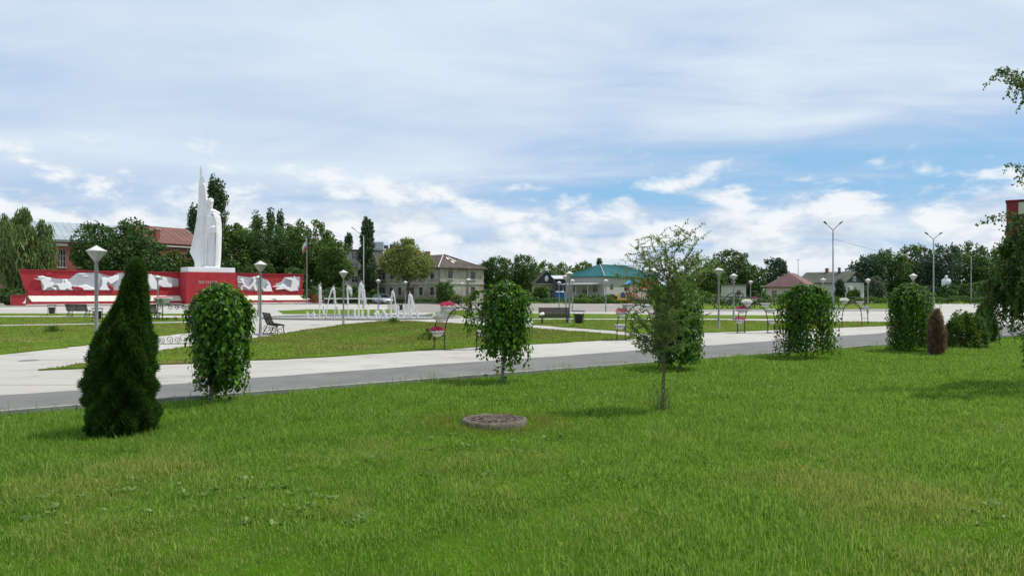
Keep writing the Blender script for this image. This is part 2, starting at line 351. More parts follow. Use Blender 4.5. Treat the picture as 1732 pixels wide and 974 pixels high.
def in_poly(x, y, poly):
    p = np.array(poly); ins = np.zeros(len(x), bool); j = len(p) - 1
    for i in range(len(p)):
        c = ((p[i, 1] > y) != (p[j, 1] > y)) & (x < (p[j, 0] - p[i, 0]) * (y - p[i, 1]) / (p[j, 1] - p[i, 1] + 1e-12) + p[i, 0]); ins ^= c; j = i
    return ins
def blades(P, h, w, lean=.45, seed=0):                   # five-point blades, bent
    r_ = np.random.default_rng(seed); n = len(P); a = r_.uniform(0, 6.283, n); b = r_.uniform(0, 6.283, n)
    side = np.stack([np.cos(a), np.sin(a), 0 * a], 1) * (w / 2)[:, None]; ln = (np.abs(r_.normal(0, lean, n)) * h)
    ld = np.stack([np.cos(b), np.sin(b), 0 * b], 1) * ln[:, None]; up = np.zeros((n, 3)); up[:, 2] = h
    mid = P + up * .55 + ld * .32; tip = P + up * (1 - .25 * (ln / h)[:, None].clip(0, 1.4)) + ld
    V = np.stack([P - side, P + side, mid - side * .8, mid + side * .8, tip], 1).reshape(-1, 3)
    T = np.array([[0, 1, 2], [1, 3, 2], [2, 3, 4]]); Fa = (np.arange(n)[:, None, None] * 5 + T[None]).reshape(-1, 3); return V, Fa
# front lawn: denser where one stands close
dg = np.linspace(3.6, 30, 600); wgt_ = (1.36 * dg + 4.4) * np.where(dg < 8, 1., (8 / dg) ** 1.25); cdf = np.cumsum(wgt_); cdf /= cdf[-1]
n0 = 720000; dd = np.interp(rng.random(n0), cdf, dg); xx = (rng.random(n0) * 2 - 1) * (dd * .68 + 2.2)
cl = vnoise(xx, dd, 5., 8); mx, my = X(836, 10.6), 10.6
keep = (rng.random(n0) < (.85 + .3 * cl).clip(.3, 1)) & (dd < ky(xx) - .10 + .12 * vnoise(xx, dd, 4, 5)) & ((xx - mx) ** 2 + (dd - my) ** 2 > .44 ** 2)
xx, dd = xx[keep], dd[keep]; cl = vnoise(xx, dd, 2.2, 9); n1 = len(xx)
hh = (.052 + .022 * cl + .020 * vnoise(xx, dd, .8, 10)).clip(.025, .16) * rng.lognormal(0, .30, n1) * (1 + .5 * np.exp(-((ky(xx) - dd) / .5) ** 2))
ww = (.0060 + .0009 * (dd - 5).clip(0, 30)) * rng.uniform(.7, 1.3, n1); Pg = np.stack([xx, dd, np.full(n1, LZ - .004)], 1); nr = dd < 8.5
V, Fa = blades(Pg[nr], hh[nr], ww[nr], .5, 2); m1 = (~nr).sum()
a_ = rng.uniform(0, 6.283, m1); b_ = rng.uniform(0, 6.283, m1); sd_ = np.stack([np.cos(a_), np.sin(a_), 0 * a_], 1) * (ww[~nr] * .6)[:, None]; ln_ = np.abs(rng.normal(0, .5, m1)) * hh[~nr]
tip = Pg[~nr] + np.stack([np.cos(b_) * ln_, np.sin(b_) * ln_, hh[~nr]], 1); V2 = np.stack([Pg[~nr] - sd_, Pg[~nr] + sd_, tip], 1).reshape(-1, 3); F2 = np.arange(3 * m1).reshape(-1, 3) + len(V)
tag(add('lawn_grass', np_mesh('lawn_grass', np.concatenate([V, V2]), np.concatenate([Fa, F2])), M['grass']), 'thick green lawn grass with dry patches in the foreground', 'grass', kind='stuff')
# low broad-leaved weeds in the lawn
nw = 900; wd = rng.uniform(6, 17, nw); wx = (rng.random(nw) * 2 - 1) * (wd * .68 + 1); kp = (wd < ky(wx) - .3) & (vnoise(wx, wd, .9, 31) > .15); wd, wx = wd[kp], wx[kp]; kk = 7; nn_ = len(wd) * kk
az = rng.uniform(0, 6.283, nn_); Pw = np.repeat(np.stack([wx, wd, np.full(len(wd), LZ + .012)], 1), kk, 0) + rng.normal(size=(nn_, 3)) * np.array([.02, .02, .008])
WEEDS = (Pw, np.stack([np.cos(az), np.sin(az), rng.uniform(.1, .8, nn_)], 1), nn_)
# tall stalks that escaped the mower, most of them along the kerb
nst = 420; sx = rng.uniform(-8.5, 16, nst); sy = np.array([ky(v) for v in sx]) - rng.gamma(1.2, .35, nst) - .05; k2 = (sy > 5) & (np.abs(sx) < sy * .7 + 1)
sx, sy = sx[k2], sy[k2]
V, Fa = blades(np.stack([sx, sy, np.full(len(sx), LZ)], 1), rng.uniform(.12, .34, len(sx)), np.full(len(sx), .011), .35, 3)
tag(add('tall_grass_stalks', np_mesh('tall_grass', V, Fa), M['grass']), 'thin unmown grass stalks standing along the road kerb', 'grass', kind='stuff')
Vs, Fs, nb = [], [], 0
for k, dens in (('d', 190), ('a', 80), ('e', 70), ('b', 40), ('h', 30)):
    p = np.array(bedpoly[k]); lo, hi = p.min(0), p.max(0); lo[0] = max(lo[0], -45); m_ = int((hi[0] - lo[0]) * (hi[1] - lo[1]) * dens)
    x_ = rng.uniform(lo[0], hi[0], m_); y_ = rng.uniform(lo[1], hi[1], m_); ok = in_poly(x_, y_, bedpoly[k]); x_, y_ = x_[ok], y_[ok]
    h_ = (.040 + .016 * vnoise(x_, y_, 1.5, 4)).clip(.02, .09) * rng.lognormal(0, .3, len(x_)); w_ = (.010 + .0004 * y_) * rng.uniform(.7, 1.3, len(x_))
    V, Fa = blades(np.stack([x_, y_, np.full(len(x_), .03)], 1), h_, w_, .6, 6); Vs.append(V); Fs.append(Fa + nb); nb += len(V)
tag(add('bed_grass', np_mesh('bed_grass', np.concatenate(Vs), np.concatenate(Fs)), M['bedgrass']), 'short half-dry grass on the lawn beds beyond the road', 'grass', kind='stuff')
print('grass blades', n1, nb // 5)

# ------------------------------------------------------------------ foliage kit
def unit(v): return v / (np.linalg.norm(v, axis=1, keepdims=True) + 1e-9)
def scatter(tv, tf, P, A, Nn, S):                       # template (along, across, normal) on every point
    A = unit(A); B = unit(np.cross(Nn, A)); C = np.cross(A, B); tv = np.asarray(tv, float); tf = np.asarray(tf)
    V = P[:, None] + S[:, None, None] * (tv[None, :, 0, None] * A[:, None] + tv[None, :, 1, None] * B[:, None] + tv[None, :, 2, None] * C[:, None])
    return V.reshape(-1, 3), (np.arange(len(P))[:, None, None] * len(tv) + tf[None]).reshape(-1, tf.shape[1])
LEAF = ([(0, 0, 0), (.45, 0, -.05), (1, 0, -.16), (.08, .30, .03), (.42, .40, .05), (.78, .20, -.04), (.08, -.30, .03), (.42, -.40, .05), (.78, -.20, -.04)],
        [(0, 1, 3), (3, 1, 4), (4, 1, 5), (5, 1, 2), (1, 0, 6), (1, 6, 7), (1, 7, 8), (1, 8, 2)])
CARD = ([(0, 0, 0), (.5, .34, .06), (1, 0, -.05), (.45, -.36, .04)], [(0, 3, 2, 1)])
SLIM = ([(0, 0, 0), (.45, .15, .02), (1, 0, -.08), (.45, -.15, .02)], [(0, 3, 2, 1)])
def fan(n, spread, w):
    v, f = [], []
    for i in range(n):
        a = (i / (n - 1) - .5) * spread; L = 1 - .35 * abs(a) / spread; c, s = math.cos(a), math.sin(a); b = len(v)
        v += [(0, 0, 0), (c * L * .55 - s * w, s * L * .55 + c * w, .03 * (-1) ** i), (c * L, s * L, -.05), (c * L * .55 + s * w, s * L * .55 - c * w, .03)]; f.append((b, b + 3, b + 2, b + 1))
    return v, f
SPRAY = fan(5, 1.8, .062)
def rand_dir(n): return unit(rng.normal(size=(n, 3)))
def trunk_mesh(H, r0, limbs, lean=(0, 0), n=8):
    mb = MB(); k = 6; pts = [(lean[0] * (i / k) ** 1.5 + rng.normal() * .02 * H * .05, lean[1] * (i / k) ** 1.5, H * i / k) for i in range(k + 1)]
    mb.tube(pts, [r0 * (1.25 if i == 0 else 1) * (1 - .7 * i / k) for i in range(k + 1)], n)
    for a, b, r in limbs:
        a, b = Vector(a), Vector(b); m = a.lerp(b, .5) + Vector((0, 0, .12 * (b - a).length)); mb.tube([a, m, b], [r, r * .7, r * .25], 5)
    return mb
def crown_tree(name, label, px, top, hw, d, bottom=None, leafm='dark_leaf', nl=16, n=5200, ls=.42, shape='round', group=None, cat='tree', base_z=0., core=.0, trunk_r=None, depth=None):
    x = X(px, d); H = Z(top, d) - base_z; rx = U(hw, d); zb = (Z(bottom, d) - base_z) if bottom else H * .22
    t = thing(name, label, cat, (x, d, base_z), 0, group); ry = depth or rx * .9
    zc = (H + zb) / 2; rz = (H - zb) / 2; cs, rs_ = [], []
    if shape == 'poplar':
        for i in range(nl):
            u = (i + .5) / nl; w = (math.sin(math.pi * min(1, .12 + u * .88)) ** .6) * (1 - .35 * u); cs.append((rng.normal() * rx * .30 * w, rng.normal() * rx * .3 * w, zb + (H - zb) * u * .95)); rs_.append((rx * (.50 + .35 * w), rx * (.5 + .35 * w), (H - zb) / nl * 1.6))
        for i in range(5): a = rng.uniform(0, 6.28); cs.append((rx * .35 * math.cos(a), rx * .35 * math.sin(a), H - rz * rng.uniform(.05, .45))); rs_.append((rx * .28, rx * .28, rz * .22))
    else:
        for i in range(nl):
            v = rng.normal(size=3); v /= np.linalg.norm(v); q = rng.uniform(.50, .74); lr = rng.uniform(.30, .48)
            cs.append((v[0] * rx * q, v[1] * ry * q, zc + v[2] * rz * q * (1 if v[2] > 0 else .9))); rs_.append((rx * lr, ry * lr, min(rx, rz) * lr * 1.05))
        for i in range(10):                               # small top shoots keep the outline uneven
            a = rng.uniform(0, 6.28); q = rng.uniform(.1, .85); cs.append((rx * q * math.cos(a), ry * q * math.sin(a), zc + rz * math.sqrt(1 - q * q) * rng.uniform(.9, 1.04))); rs_.append((rx * .12, ry * .12, rz * .13))
        cs.append((0, 0, zc)); rs_.append((rx * .72, ry * .72, rz * .76))
    cs, rs_ = np.array(cs), np.array(rs_); wgt = (rs_[:, 0] * rs_[:, 2]) ** .8; wgt /= wgt.sum(); idx = rng.choice(len(cs), n, p=wgt); dr = rand_dir(n)
    P = cs[idx] + dr * rs_[idx] * (.72 + .36 * rng.random(n) ** .7)[:, None]; P[:, 2] = np.maximum(P[:, 2], .25)
    if shape == 'willow':
        A = np.stack([rng.normal(0, .22, n), rng.normal(0, .22, n), -np.ones(n)], 1); P2 = np.concatenate([P + A * ls * .75 * k for k in range(3)]); A = np.tile(A, (3, 1)); P2[:, 2] = np.maximum(P2[:, 2], .3)
        V, Fa = scatter(*SLIM, P2, A, unit(np.tile(dr, (3, 1)) + .5 * rand_dir(3 * n)), ls * rng.uniform(.8, 1.5, 3 * n))
    else:
        A = rand_dir(n) + np.array([0, 0, -.25 if shape == 'round' else .9]); V, Fa = scatter(*CARD, P, A, unit(dr + .8 * rand_dir(n)), ls * rng.uniform(.6, 1.35, n))
    tr = trunk_r or max(.12, H * .022)
    limbs = [((0, 0, H * rng.uniform(.15, .45)), tuple(c * .85 + np.array([0, 0, 0])), tr * .45) for c in cs[:10]]
    trunk_mesh(H * (.8 if shape != 'poplar' else .93), tr, limbs).build('trunk', M['bark'], t)
    add('crown', np_mesh('crown', V, Fa), M[leafm], t, kind='stuff'); return t
V, Fa = scatter(*CARD, WEEDS[0], WEEDS[1], rand_dir(WEEDS[2]) * .5 + np.array([0, 0, 1.]), rng.uniform(.03, .07, WEEDS[2]))
tag(add('lawn_weeds', np_mesh('lawn_weeds', V, Fa), M['sapling']), 'low broad-leaved weeds scattered through the front lawn', 'weeds', kind='stuff')
# ------------------------------------------------------------------ planting on the front lawn
def weeping(px, base, top, hw, label, skirt=(.10, .42), n=150, gap=None, lean=0., stray=None, tap=.05, short=.42, sprout=0):
    d = (EYE - LZ) * F / (base - HY); x = X(px, d); H = Z(top, d) - LZ; Rr = U(hw, d)
    t = thing('weeping_mulberry', label, 'tree', (x, d, LZ), 0, 'weeping mulberries in a row on the lawn')
    zt = H * .80; tw = MB(); LP, LA, LN, LS = [], [], [], []
    mb = MB(); mb.tube([(lean * .6, 0, -.02), (lean * .3 + .015, .01, H * .25), (-.01, 0, H * .5), (0, 0, zt), (0, 0, zt + .08)], [.040, .030, .028, .034, .02], 8); mb.build('trunk', M['bark_grey'], t)
    nbr = 15; baz = [6.283 * (i + rng.uniform(-.35, .35)) / nbr for i in range(nbr)]; brd = rng.uniform(.62, 1.22, nbr); bend = rng.uniform(0, 1, nbr)
    for s in range(n):
        kb = s % nbr; a = baz[kb] + rng.normal() * .17; q = math.sqrt(rng.uniform(.02, 1)); r = Rr * (.22 + .74 * q) * brd[kb] * rng.uniform(.90, 1.05)
        ca, sa = math.cos(a), math.sin(a)
        zp = H * (1.0 - .17 * q * q) * rng.uniform(.94, 1.0); ze = H * (skirt[0] + (skirt[1] - skirt[0]) * (.75 * bend[kb] + .25 * rng.random()) + .35 * (1 - q) * rng.random() * (skirt[0] > .05) + ((.22 if skirt[0] > .05 else .10) * rng.random() if rng.random() < .35 else 0))
        if stray and s < stray[1]: r = Rr * stray[2] * rng.uniform(.9, 1.1); a = stray[0] + rng.normal() * .15; ca, sa = math.cos(a), math.sin(a); zp = H * .90; ze = H * rng.uniform(.42, .6)
        if rng.random() < short and not (stray and s < stray[1]): ze = max(ze, H * rng.uniform(.30, .58))
        if gap and gap[0] < r * ca < gap[1] and sa < .55: ze = max(ze, H * rng.uniform(.44, .58))
        if gap and gap[0] < r * ca < gap[1] and sa >= .55: ze = max(ze, H * rng.uniform(.42, .55))
        pts = [Vector((0, 0, zt)), Vector((r * .45 * ca, r * .45 * sa, zp * .985)), Vector((r * .8 * ca, r * .8 * sa, zp * .965)), Vector((r * ca, r * sa, zp * .87))]
        L = zp * .87 - ze; k = max(2, int(L / .16)); sw = rng.normal() * .05; sb = rng.normal() * .05
        for i in range(1, k + 1): u = i / k; pts.append(Vector((r * ca * (1 + tap * u) + sw * u, r * sa * (1 + tap * u) + sb * u, zp * .87 - L * u)))
        if s % 3 == 0: tw.tube(pts, [.007 - .005 * i / len(pts) for i in range(len(pts))], 4, cap=False)
        acc = 0.
        for i in range(len(pts) - 1):
            seg = pts[i + 1] - pts[i]; m_ = max(1, int(seg.length / .030))
            for j in range(m_):
                if i == 0 and j < m_ * .7: continue
                p = pts[i] + seg * ((j + rng.random()) / m_); b = rng.uniform(0, 6.283); o = Vector((math.cos(b), math.sin(b), rng.uniform(-.3, .25))) * rng.uniform(.01, .06)
                LP.append(p + o); out = Vector((ca, sa, 0)) if i > 1 else Vector((ca * .5, sa * .5, .8))
                LA.append(Vector((math.cos(b) * .55, math.sin(b) * .55, -.9 + rng.normal() * .3)) if i > 1 else Vector((ca + math.cos(b) * .7, sa + math.sin(b) * .7, -.35 + rng.normal() * .25)))
                LN.append(out + Vector((rng.normal() * .45, rng.normal() * .45, .30 + rng.normal() * .3))); LS.append(rng.uniform(.035, .090))
    for i in range(sprout):                                # shoots low on the trunk
        zz = H * rng.uniform(.02, .36); b = rng.uniform(0, 6.283); rr = abs(rng.normal()) * .11 + .02; ctr_ = lean * .6 * (1 - zz / (H * .5))
        LP.append(Vector((ctr_ + rr * math.cos(b), rr * math.sin(b), zz))); LA.append(Vector((math.cos(b), math.sin(b), -.4 + rng.normal() * .4))); LN.append(Vector((rng.normal() * .5, rng.normal() * .5, .8))); LS.append(rng.uniform(.04, .09))
    V, Fa = scatter(*LEAF, np.array(LP), np.array(LA), unit(np.array(LN)), np.array(LS))
    add('crown', np_mesh('crown', V, Fa), M['mulberry'], t, kind='stuff'); tw.build('twigs', M['twig'], t, kind='stuff'); return t
weeping(374, 681, 470, 52, 'nearest weeping mulberry with dense leaves, just right of the dark thuja', (.04, .30), 235, lean=-.34, tap=-.24, short=.45, sprout=150)
weeping(856, 646, 470, 46, 'weeping mulberry behind the concrete manhole ring, one branch straying left', (.11, .36), 210, lean=-.16, tap=-.06, short=.34, sprout=70, stray=(math.pi * .97, 9, 1.42))
weeping(1150, 625, 466, 42, 'weeping mulberry standing half hidden behind the thin young sapling', (.02, .16), 190, short=.25)
weeping(1364, 606, 474, 48, 'weeping mulberry parted like a curtain around its bare trunk', (.01, .12), 200, gap=(-.16, .36), short=.2)
weeping(1537, 594, 474, 44, 'bell-shaped weeping mulberry beside the brown dead thuja', (.0, .10), 210, short=.25)

def thuja(name, label, px, base, top, prof, mk, n, ls, z=LZ, lean=0., group=None):
    d = (EYE - z) * F / (base - HY); x = X(px, d); H = Z(top, d) - z
    t = thing(name, label, 'shrub', (x, d, z), 0, group); zs, rs_, xs = np.array([p[0] for p in prof]), np.array([p[1] for p in prof]), np.array([p[2] for p in prof])
    u = rng.random(n * 3); w = np.interp(u, zs, rs_) / rs_.max(); u = u[rng.random(n * 3) < w][:n]; n = len(u)
    r = np.interp(u, zs, rs_); cx_ = np.interp(u, zs, xs); a = rng.uniform(0, 6.283, n)
    lump = 1.06 + .10 * np.sin(a * 3 + u * 9) + .12 * np.sin(a * 5 - u * 17) + .10 * np.sin(a * 8 + u * 29) + .08 * np.sin(a * 12 - u * 46)
    q = (.60 + .40 * rng.random(n) ** .5) * lump; P = np.stack([cx_ + r * q * np.cos(a), r * q * np.sin(a), u * H * .985], 1)
    out = np.stack([np.cos(a), np.sin(a), 0 * a], 1); A = out * rng.uniform(.35, .9, n)[:, None] + np.array([0, 0, .8]) + .30 * rng.normal(size=(n, 3))
    V, Fa = scatter(*SPRAY, P, A, unit(np.stack([-np.sin(a), np.cos(a), 0 * a], 1) * .8 + .6 * rng.normal(size=(n, 3))), ls * rng.uniform(.55, 1.25, n))
    mb = MB(); mb.tube([(0, 0, -.03), (.01, 0, H * .3), (float(np.interp(.7, zs, xs)), 0, H * .7), (float(xs[-1]), 0, H * .95)], [.05, .04, .022, .006], 7)
    for i in range(26): zz = H * rng.uniform(.06, .8); b = rng.uniform(0, 6.28); rr = float(np.interp(zz / H, zs, rs_)) * .7; mb.tube([(0, 0, zz), (rr * .6 * math.cos(b), rr * .6 * math.sin(b), zz + .05), (rr * math.cos(b), rr * math.sin(b), zz + .16)], [.014, .009, .003], 4, cap=False)
    mb.build('trunk', M['twig'], t); add('crown', np_mesh('crown', V, Fa), M[mk], t, kind='stuff'); return t
thuja('thuja', 'large dark green thuja with a narrow upper cone at the lawn edge, left', 203, 732, 437,
      [(0, 0.307, 0.0), (0.06, 0.342, 0.01), (0.19, 0.332, 0.015), (0.39, 0.318, 0.04), (0.525, 0.287, 0.06), (0.6, 0.231, 0.085), (0.655, 0.202, 0.1), (0.7, 0.157, 0.115), (0.79, 0.125, 0.165), (0.92, 0.072, 0.21), (0.96, 0.048, 0.21), (1, 0.01, 0.21)], 'thuja', 36000, .082)
thuja('dead_thuja', 'small dried-out reddish brown thuja on the lawn', 1584, 600, 524, [(0, .12, 0), (.12, .18, 0), (.5, .175, .01), (.8, .12, -.01), (1, .02, 0)], 'dead', 1700, .12)
thuja('thuja', 'slim dark thuja growing under the birch branches at the right edge', 1667, 577, 505, [(0, .24, 0), (.25, .31, 0), (.6, .24, 0), (.85, .12, 0), (1, .02, 0)], 'thuja', 7000, .09, 0.)
# low rounded shrub
d = (EYE - LZ) * F / (588 - HY); t = thing('rounded_shrub', 'low spreading green shrub right of the brown dead thuja', 'shrub', (X(1632, d), d, LZ))
n = 8200; a = rng.uniform(0, 6.283, n); u = rng.random(n); ph = np.arcsin(u ** .8); q = .70 + .34 * rng.random(n) ** .6; q *= 1 + .10 * np.sin(3 * a + 4 * ph) + .07 * np.sin(7 * a)
P = np.stack([np.cos(a) * np.cos(ph) * .70 * q, np.sin(a) * np.cos(ph) * .6 * q, .05 + np.sin(ph) * 1.0 * q], 1); dr = unit(P)
V, Fa = scatter(*LEAF, P, dr + .5 * rand_dir(n) + np.array([0, 0, -.2]), unit(dr + .7 * rand_dir(n)), rng.uniform(.04, .085, n))
mb = MB()
for i in range(14): b = rng.uniform(0, 6.28); e = rng.uniform(.3, .6); mb.tube([(0, 0, -.02), (e * .4 * math.cos(b), e * .4 * math.sin(b), .4), (e * math.cos(b), e * math.sin(b), .75)], [.015, .01, .004], 4, cap=False)
mb.build('trunk', M['twig'], t); add('crown', np_mesh('crown', V, Fa), M['mid_leaf'], t, kind='stuff')

# thin young sapling in front
def sapling():
    d = (EYE - LZ) * F / (694 - HY); x0 = X(1118, d); t = thing('sapling', 'thin airy young tree with fine leaves and stakes of bare shoots, mid lawn', 'tree', (x0, d, LZ)); s = d / F
    t['label'] = 'thin airy young sapling with fine grey-green leaves standing on the open lawn'
    def W(px, py, y=0.): return Vector(((px - 1118) * s, y, (694 - py) * s))
    mb = MB(); stem = [W(1118, 698), W(1121, 640), W(1124, 590), W(1127, 540), W(1128, 490), W(1134, 440), W(1140, 408)]
    mb.tube(stem, [.016, .013, .012, .011, .008, .005, .002], 7); mb.tube([W(1123, 697, .03), W(1124, 640, .02), W(1125, 600, .0)], [.012, .010, .008], 6)
    tips = [(1150, 392, .1), (1166, 396, -.1), (1184, 404, .1), (1108, 398, .1), (1098, 412, -.15), (1070, 414, .1), (1064, 434, .15), (1078, 440, -.2), (1090, 428, .2), (1176, 428, .2), (1168, 440, -.2), (1187, 425, .15), (1198, 455, .1), (1184, 470, -.25),
            (1062, 470, .2), (1072, 500, -.25), (1058, 520, .1), (1064, 548, -.1), (1070, 566, .1), (1085, 540, .3), (1094, 505, -.35), (1180, 500, .3), (1172, 530, -.25), (1160, 556, .2), (1150, 580, -.2), (1095, 585, .15), (1140, 470, -.4), (1110, 480, .4), (1120, 440, -.3), (1150, 450, .35), (1165, 480, -.35), (1088, 470, -.3), (1100, 545, -.3), (1145, 520, .35), (1130, 420, .2), (1085, 590, .1), (1080, 455, .1), (1192, 436, 0)]
    LP, LA = [], []
    for (px, py, y) in tips:
        tip = W(px, py, y); zf = max(.95, tip.z - rng.uniform(.28, .6)); k = 0
        for i in range(len(stem) - 1):
            if stem[i].z <= zf: k = i
        u = (zf - stem[k].z) / max(.01, stem[k + 1].z - stem[k].z); b0 = stem[k].lerp(stem[k + 1], min(1, u)); mid = b0.lerp(tip, .5) + Vector((rng.normal() * .04, rng.normal() * .04, rng.uniform(-.06, .04)))
        br = [b0, mid, tip]; mb.tube(br, [.007, .005, .002], 4, cap=False); subs = [br]
        for j in range(12):
            f = rng.uniform(.25, 1); p = b0.lerp(mid, f * 2) if f < .5 else mid.lerp(tip, f * 2 - 1); q = p + Vector((rng.normal() * .16, rng.normal() * .16, rng.uniform(-.10, .20))); mb.tube([p, q], [.003, .0012], 3, cap=False); subs.append([p, p.lerp(q, .5), q])
        for sb in subs:
            L = (sb[1] - sb[0]).length + (sb[2] - sb[1]).length; m_ = int(L / (.0082 if py > 440 else .013))
            for j in range(m_):
                f = (j + rng.random()) / m_; p = sb[0].lerp(sb[1], f * 2) if f < .5 else sb[1].lerp(sb[2], f * 2 - 1); dr = (sb[2] - sb[0]).normalized(); sd = Vector(rng.normal(size=3)); LP.append(p); LA.append(dr * .7 + sd * .6)
    for i in range(38):                                    # shoots at the foot
        b = rng.uniform(0, 6.28); r_ = abs(rng.normal()) * .13; p = Vector((r_ * math.cos(b), r_ * math.sin(b), 0)); q = p + Vector((rng.normal() * .07, rng.normal() * .07, rng.uniform(.12, .42))); mb.tube([p, q], [.003, .001], 3, cap=False)
        for j in range(9): LP.append(p.lerp(q, rng.uniform(.15, 1))); LA.append(Vector((rng.normal() * .6, rng.normal() * .6, .7)))
    n = len(LP); V, Fa = scatter(*SLIM, np.array(LP), np.array(LA), rand_dir(n), rng.uniform(.030, .066, n))
    mb.build('trunk', M['twig'], t); add('crown', np_mesh('crown', V, Fa), M['sapling'], t, kind='stuff'); print('sapling leaves', n)
sapling()

# birch: stands just outside the frame on the right, its hanging twigs reach in
def birch():
    d0 = 15.2; xt = X(1800, d0); t = thing('birch', 'large birch with hanging leafy twigs reaching in at the right edge', 'tree', (xt, d0, LZ))
    mb = MB(); mb.tube([(0, 0, -.05), (.05, .02, 1.5), (.0, .05, 3.2), (.1, 0, 5.2), (.15, .05, 7.4)], [.17, .14, .12, .08, .02], 10)
    br = MB(); LP, LA, LN = [], [], []
    def strand(a, b, dens=1., thick=.004):                 # a: start, b: end (world coordinates), sagging between
        a, b = Vector(a), Vector(b); m = a.lerp(b, .45) + Vector((rng.normal() * .05, rng.normal() * .05, .10 * (a - b).length + .03)); pts = [a, m, b]; br.tube(pts, [thick, thick * .7, thick * .3], 4, cap=False)
        L = (b - a).length; m_ = int(L / .012 * dens)
        for j in range(m_):
            f = (j + rng.random()) / m_; p = a.lerp(m, f * 2) if f < .5 else m.lerp(b, f * 2 - 1); LP.append(p + Vector(rng.normal(size=3)) * .022); LA.append(Vector((rng.normal() * .5, rng.normal() * .5, -.7))); LN.append(Vector((rng.normal(), rng.normal(), .3)))
    def WP(px, py, y=0.): return Vector((X(px, d0) - xt, y, Z(py, d0) - LZ))
    def bough(a, b, n, drop, spread, dens=1.):
        a, b = Vector(a), Vector(b); m = a.lerp(b, .55) + Vector((0, 0, .14 * (b - a).length)); br.tube([a, m, b], [.022, .010, .004], 5, cap=False); strand(m, b, .9, .002); strand(a.lerp(m, .6), b + Vector((rng.normal() * .08, rng.normal() * .08, -.12)), .7, .002)
        for i in range(n):
            f = rng.uniform(.25, 1) ** .8; p = a.lerp(m, f * 2) if f < .5 else m.lerp(b, f * 2 - 1); e = p + Vector((rng.normal() * spread, rng.normal() * spread, -rng.uniform(.25, 1) * drop)); strand(p, e, dens)
    # boughs that show in the photograph
    bough((0, 0, 4.9), WP(1682, 118, -.1), 12, .45, .14); bough((.05, 0, 5.0), WP(1705, 108, .2), 10, .5, .16); bough((.0, 0, 4.6), WP(1725, 112, -.2), 7, .45, .1)
    bough((0, 0, 3.4), WP(1712, 275, .1), 7, .45, .12, .8); bough((0, 0, 3.3), WP(1722, 290, -.2), 6, .6, .12, .8)
    bough((0, 0, 2.9), WP(1675, 366, .1), 9, .30, .12, .8); bough((0, 0, 2.8), WP(1692, 380, -.2), 10, .55, .16, .9); bough((0, 0, 2.8), WP(1715, 365, .2), 10, .6, .16)
    for (px, py, y, n, dr_) in ((1690, 420, .1, 14, 1.0), (1702, 410, -.3, 16, 1.5), (1715, 405, .3, 18, 1.8), (1728, 400, 0, 18, 1.9), (1680, 455, -.1, 12, 1.1), (1672, 480, .2, 10, .9), (1694, 480, .4, 14, 1.4), (1738, 420, -.4, 16, 1.9), (1708, 470, -.4, 16, 1.5), (1665, 520, .3, 8, .6), (1722, 460, .5, 16, 1.6)):
        bough((0, 0, Z(py, d0) + .35), WP(px, py, y), int(n * 1.8), dr_, .14, 1.15)
    strand(WP(1706, 560, -.5), WP(1700, 622, -.55), 1.2); strand(WP(1722, 560, -.5), WP(1727, 605, -.5), 1.2); strand(WP(1716, 575, -.4), WP(1714, 612, -.45), 1.1)
    # the rest of the crown, outside the frame
    for i in range(46):
        a = rng.uniform(0, 6.28); r_ = rng.uniform(.7, 2.2); z0 = rng.uniform(2.4, 6.6); e = Vector((r_ * math.cos(a), r_ * math.sin(a), z0 + .3))
        if xt + e.x < (d0 + e.y) * .668 + .35: continue
        bough((0, 0, z0 - .4), e, 13, 1.2, .16, .8)
    n = len(LP); V, Fa = scatter(*CARD, np.array(LP), np.array(LA), unit(np.array(LN)), rng.uniform(.038, .072, n)); print('birch leaves', n)
    mb.build('trunk', M['birch'], t); br.build('branches', M['twig'], t, kind='stuff'); add('crown', np_mesh('crown', V, Fa), M['birchleaf'], t, kind='stuff')
birch()

# manhole ring in the grass
mh = thing('manhole', 'weathered round concrete manhole ring with a cover, in dry grass', 'manhole', (X(836, 10.6), 10.6, LZ))
rg = MB().lathe([(.43, -.15), (.445, -.06), (.445, .07), (.435, .105), (.42, .12), (.395, .12), (.39, .095)], 40); mh.location.z = LZ - .03
me = rg.mesh('ring')
for v in me.vertices:
    k = 1 + .025 * math.sin(7 * math.atan2(v.co.y, v.co.x)) + rng.normal() * .008; v.co.x *= k; v.co.y *= k; v.co.z += rng.normal() * .006
add('ring', me, M['concrete'], mh)
cv = MB().lathe([(.375, .20), (.375, .232), (.34, .236), (.34, .246), (.31, .246), (.31, .236), (.25, .236), (.25, .247), (.22, .247), (.22, .236), (.15, .236), (.15, .247), (.12, .247), (.12, .236), (.05, .236), (.045, .25), (.0, .25)], 36, sm=False)
for i in range(12): a = i * math.pi / 6 + .2; cv.box((.28 * math.cos(a), .28 * math.sin(a), .240), (.07, .025, .018), a); a += .26; cv.box((.185 * math.cos(a), .185 * math.sin(a), .240), (.06, .022, .018), a)
cv.build('cover', M['iron_cover'], mh, (0, 0, -.134)).scale = (1.05, 1.05, 1)
ns = 260; a = rng.uniform(0, 6.28, ns); rr = rng.uniform(0, .37, ns); V, Fa = blades(np.stack([X(836, 10.6) + rr * np.cos(a), 10.6 + rr * np.sin(a), np.full(ns, LZ + .085)], 1), rng.uniform(.006, .02, ns), np.full(ns, .004), 5., 4)
tag(add('dry_straw', np_mesh('straw', V, Fa), leaf_mat('straw', (.16, .13, .07), (.26, .21, .12), (.38, .32, .2), .2)), 'loose dry straw lying on the manhole cover', 'straw', kind='stuff')
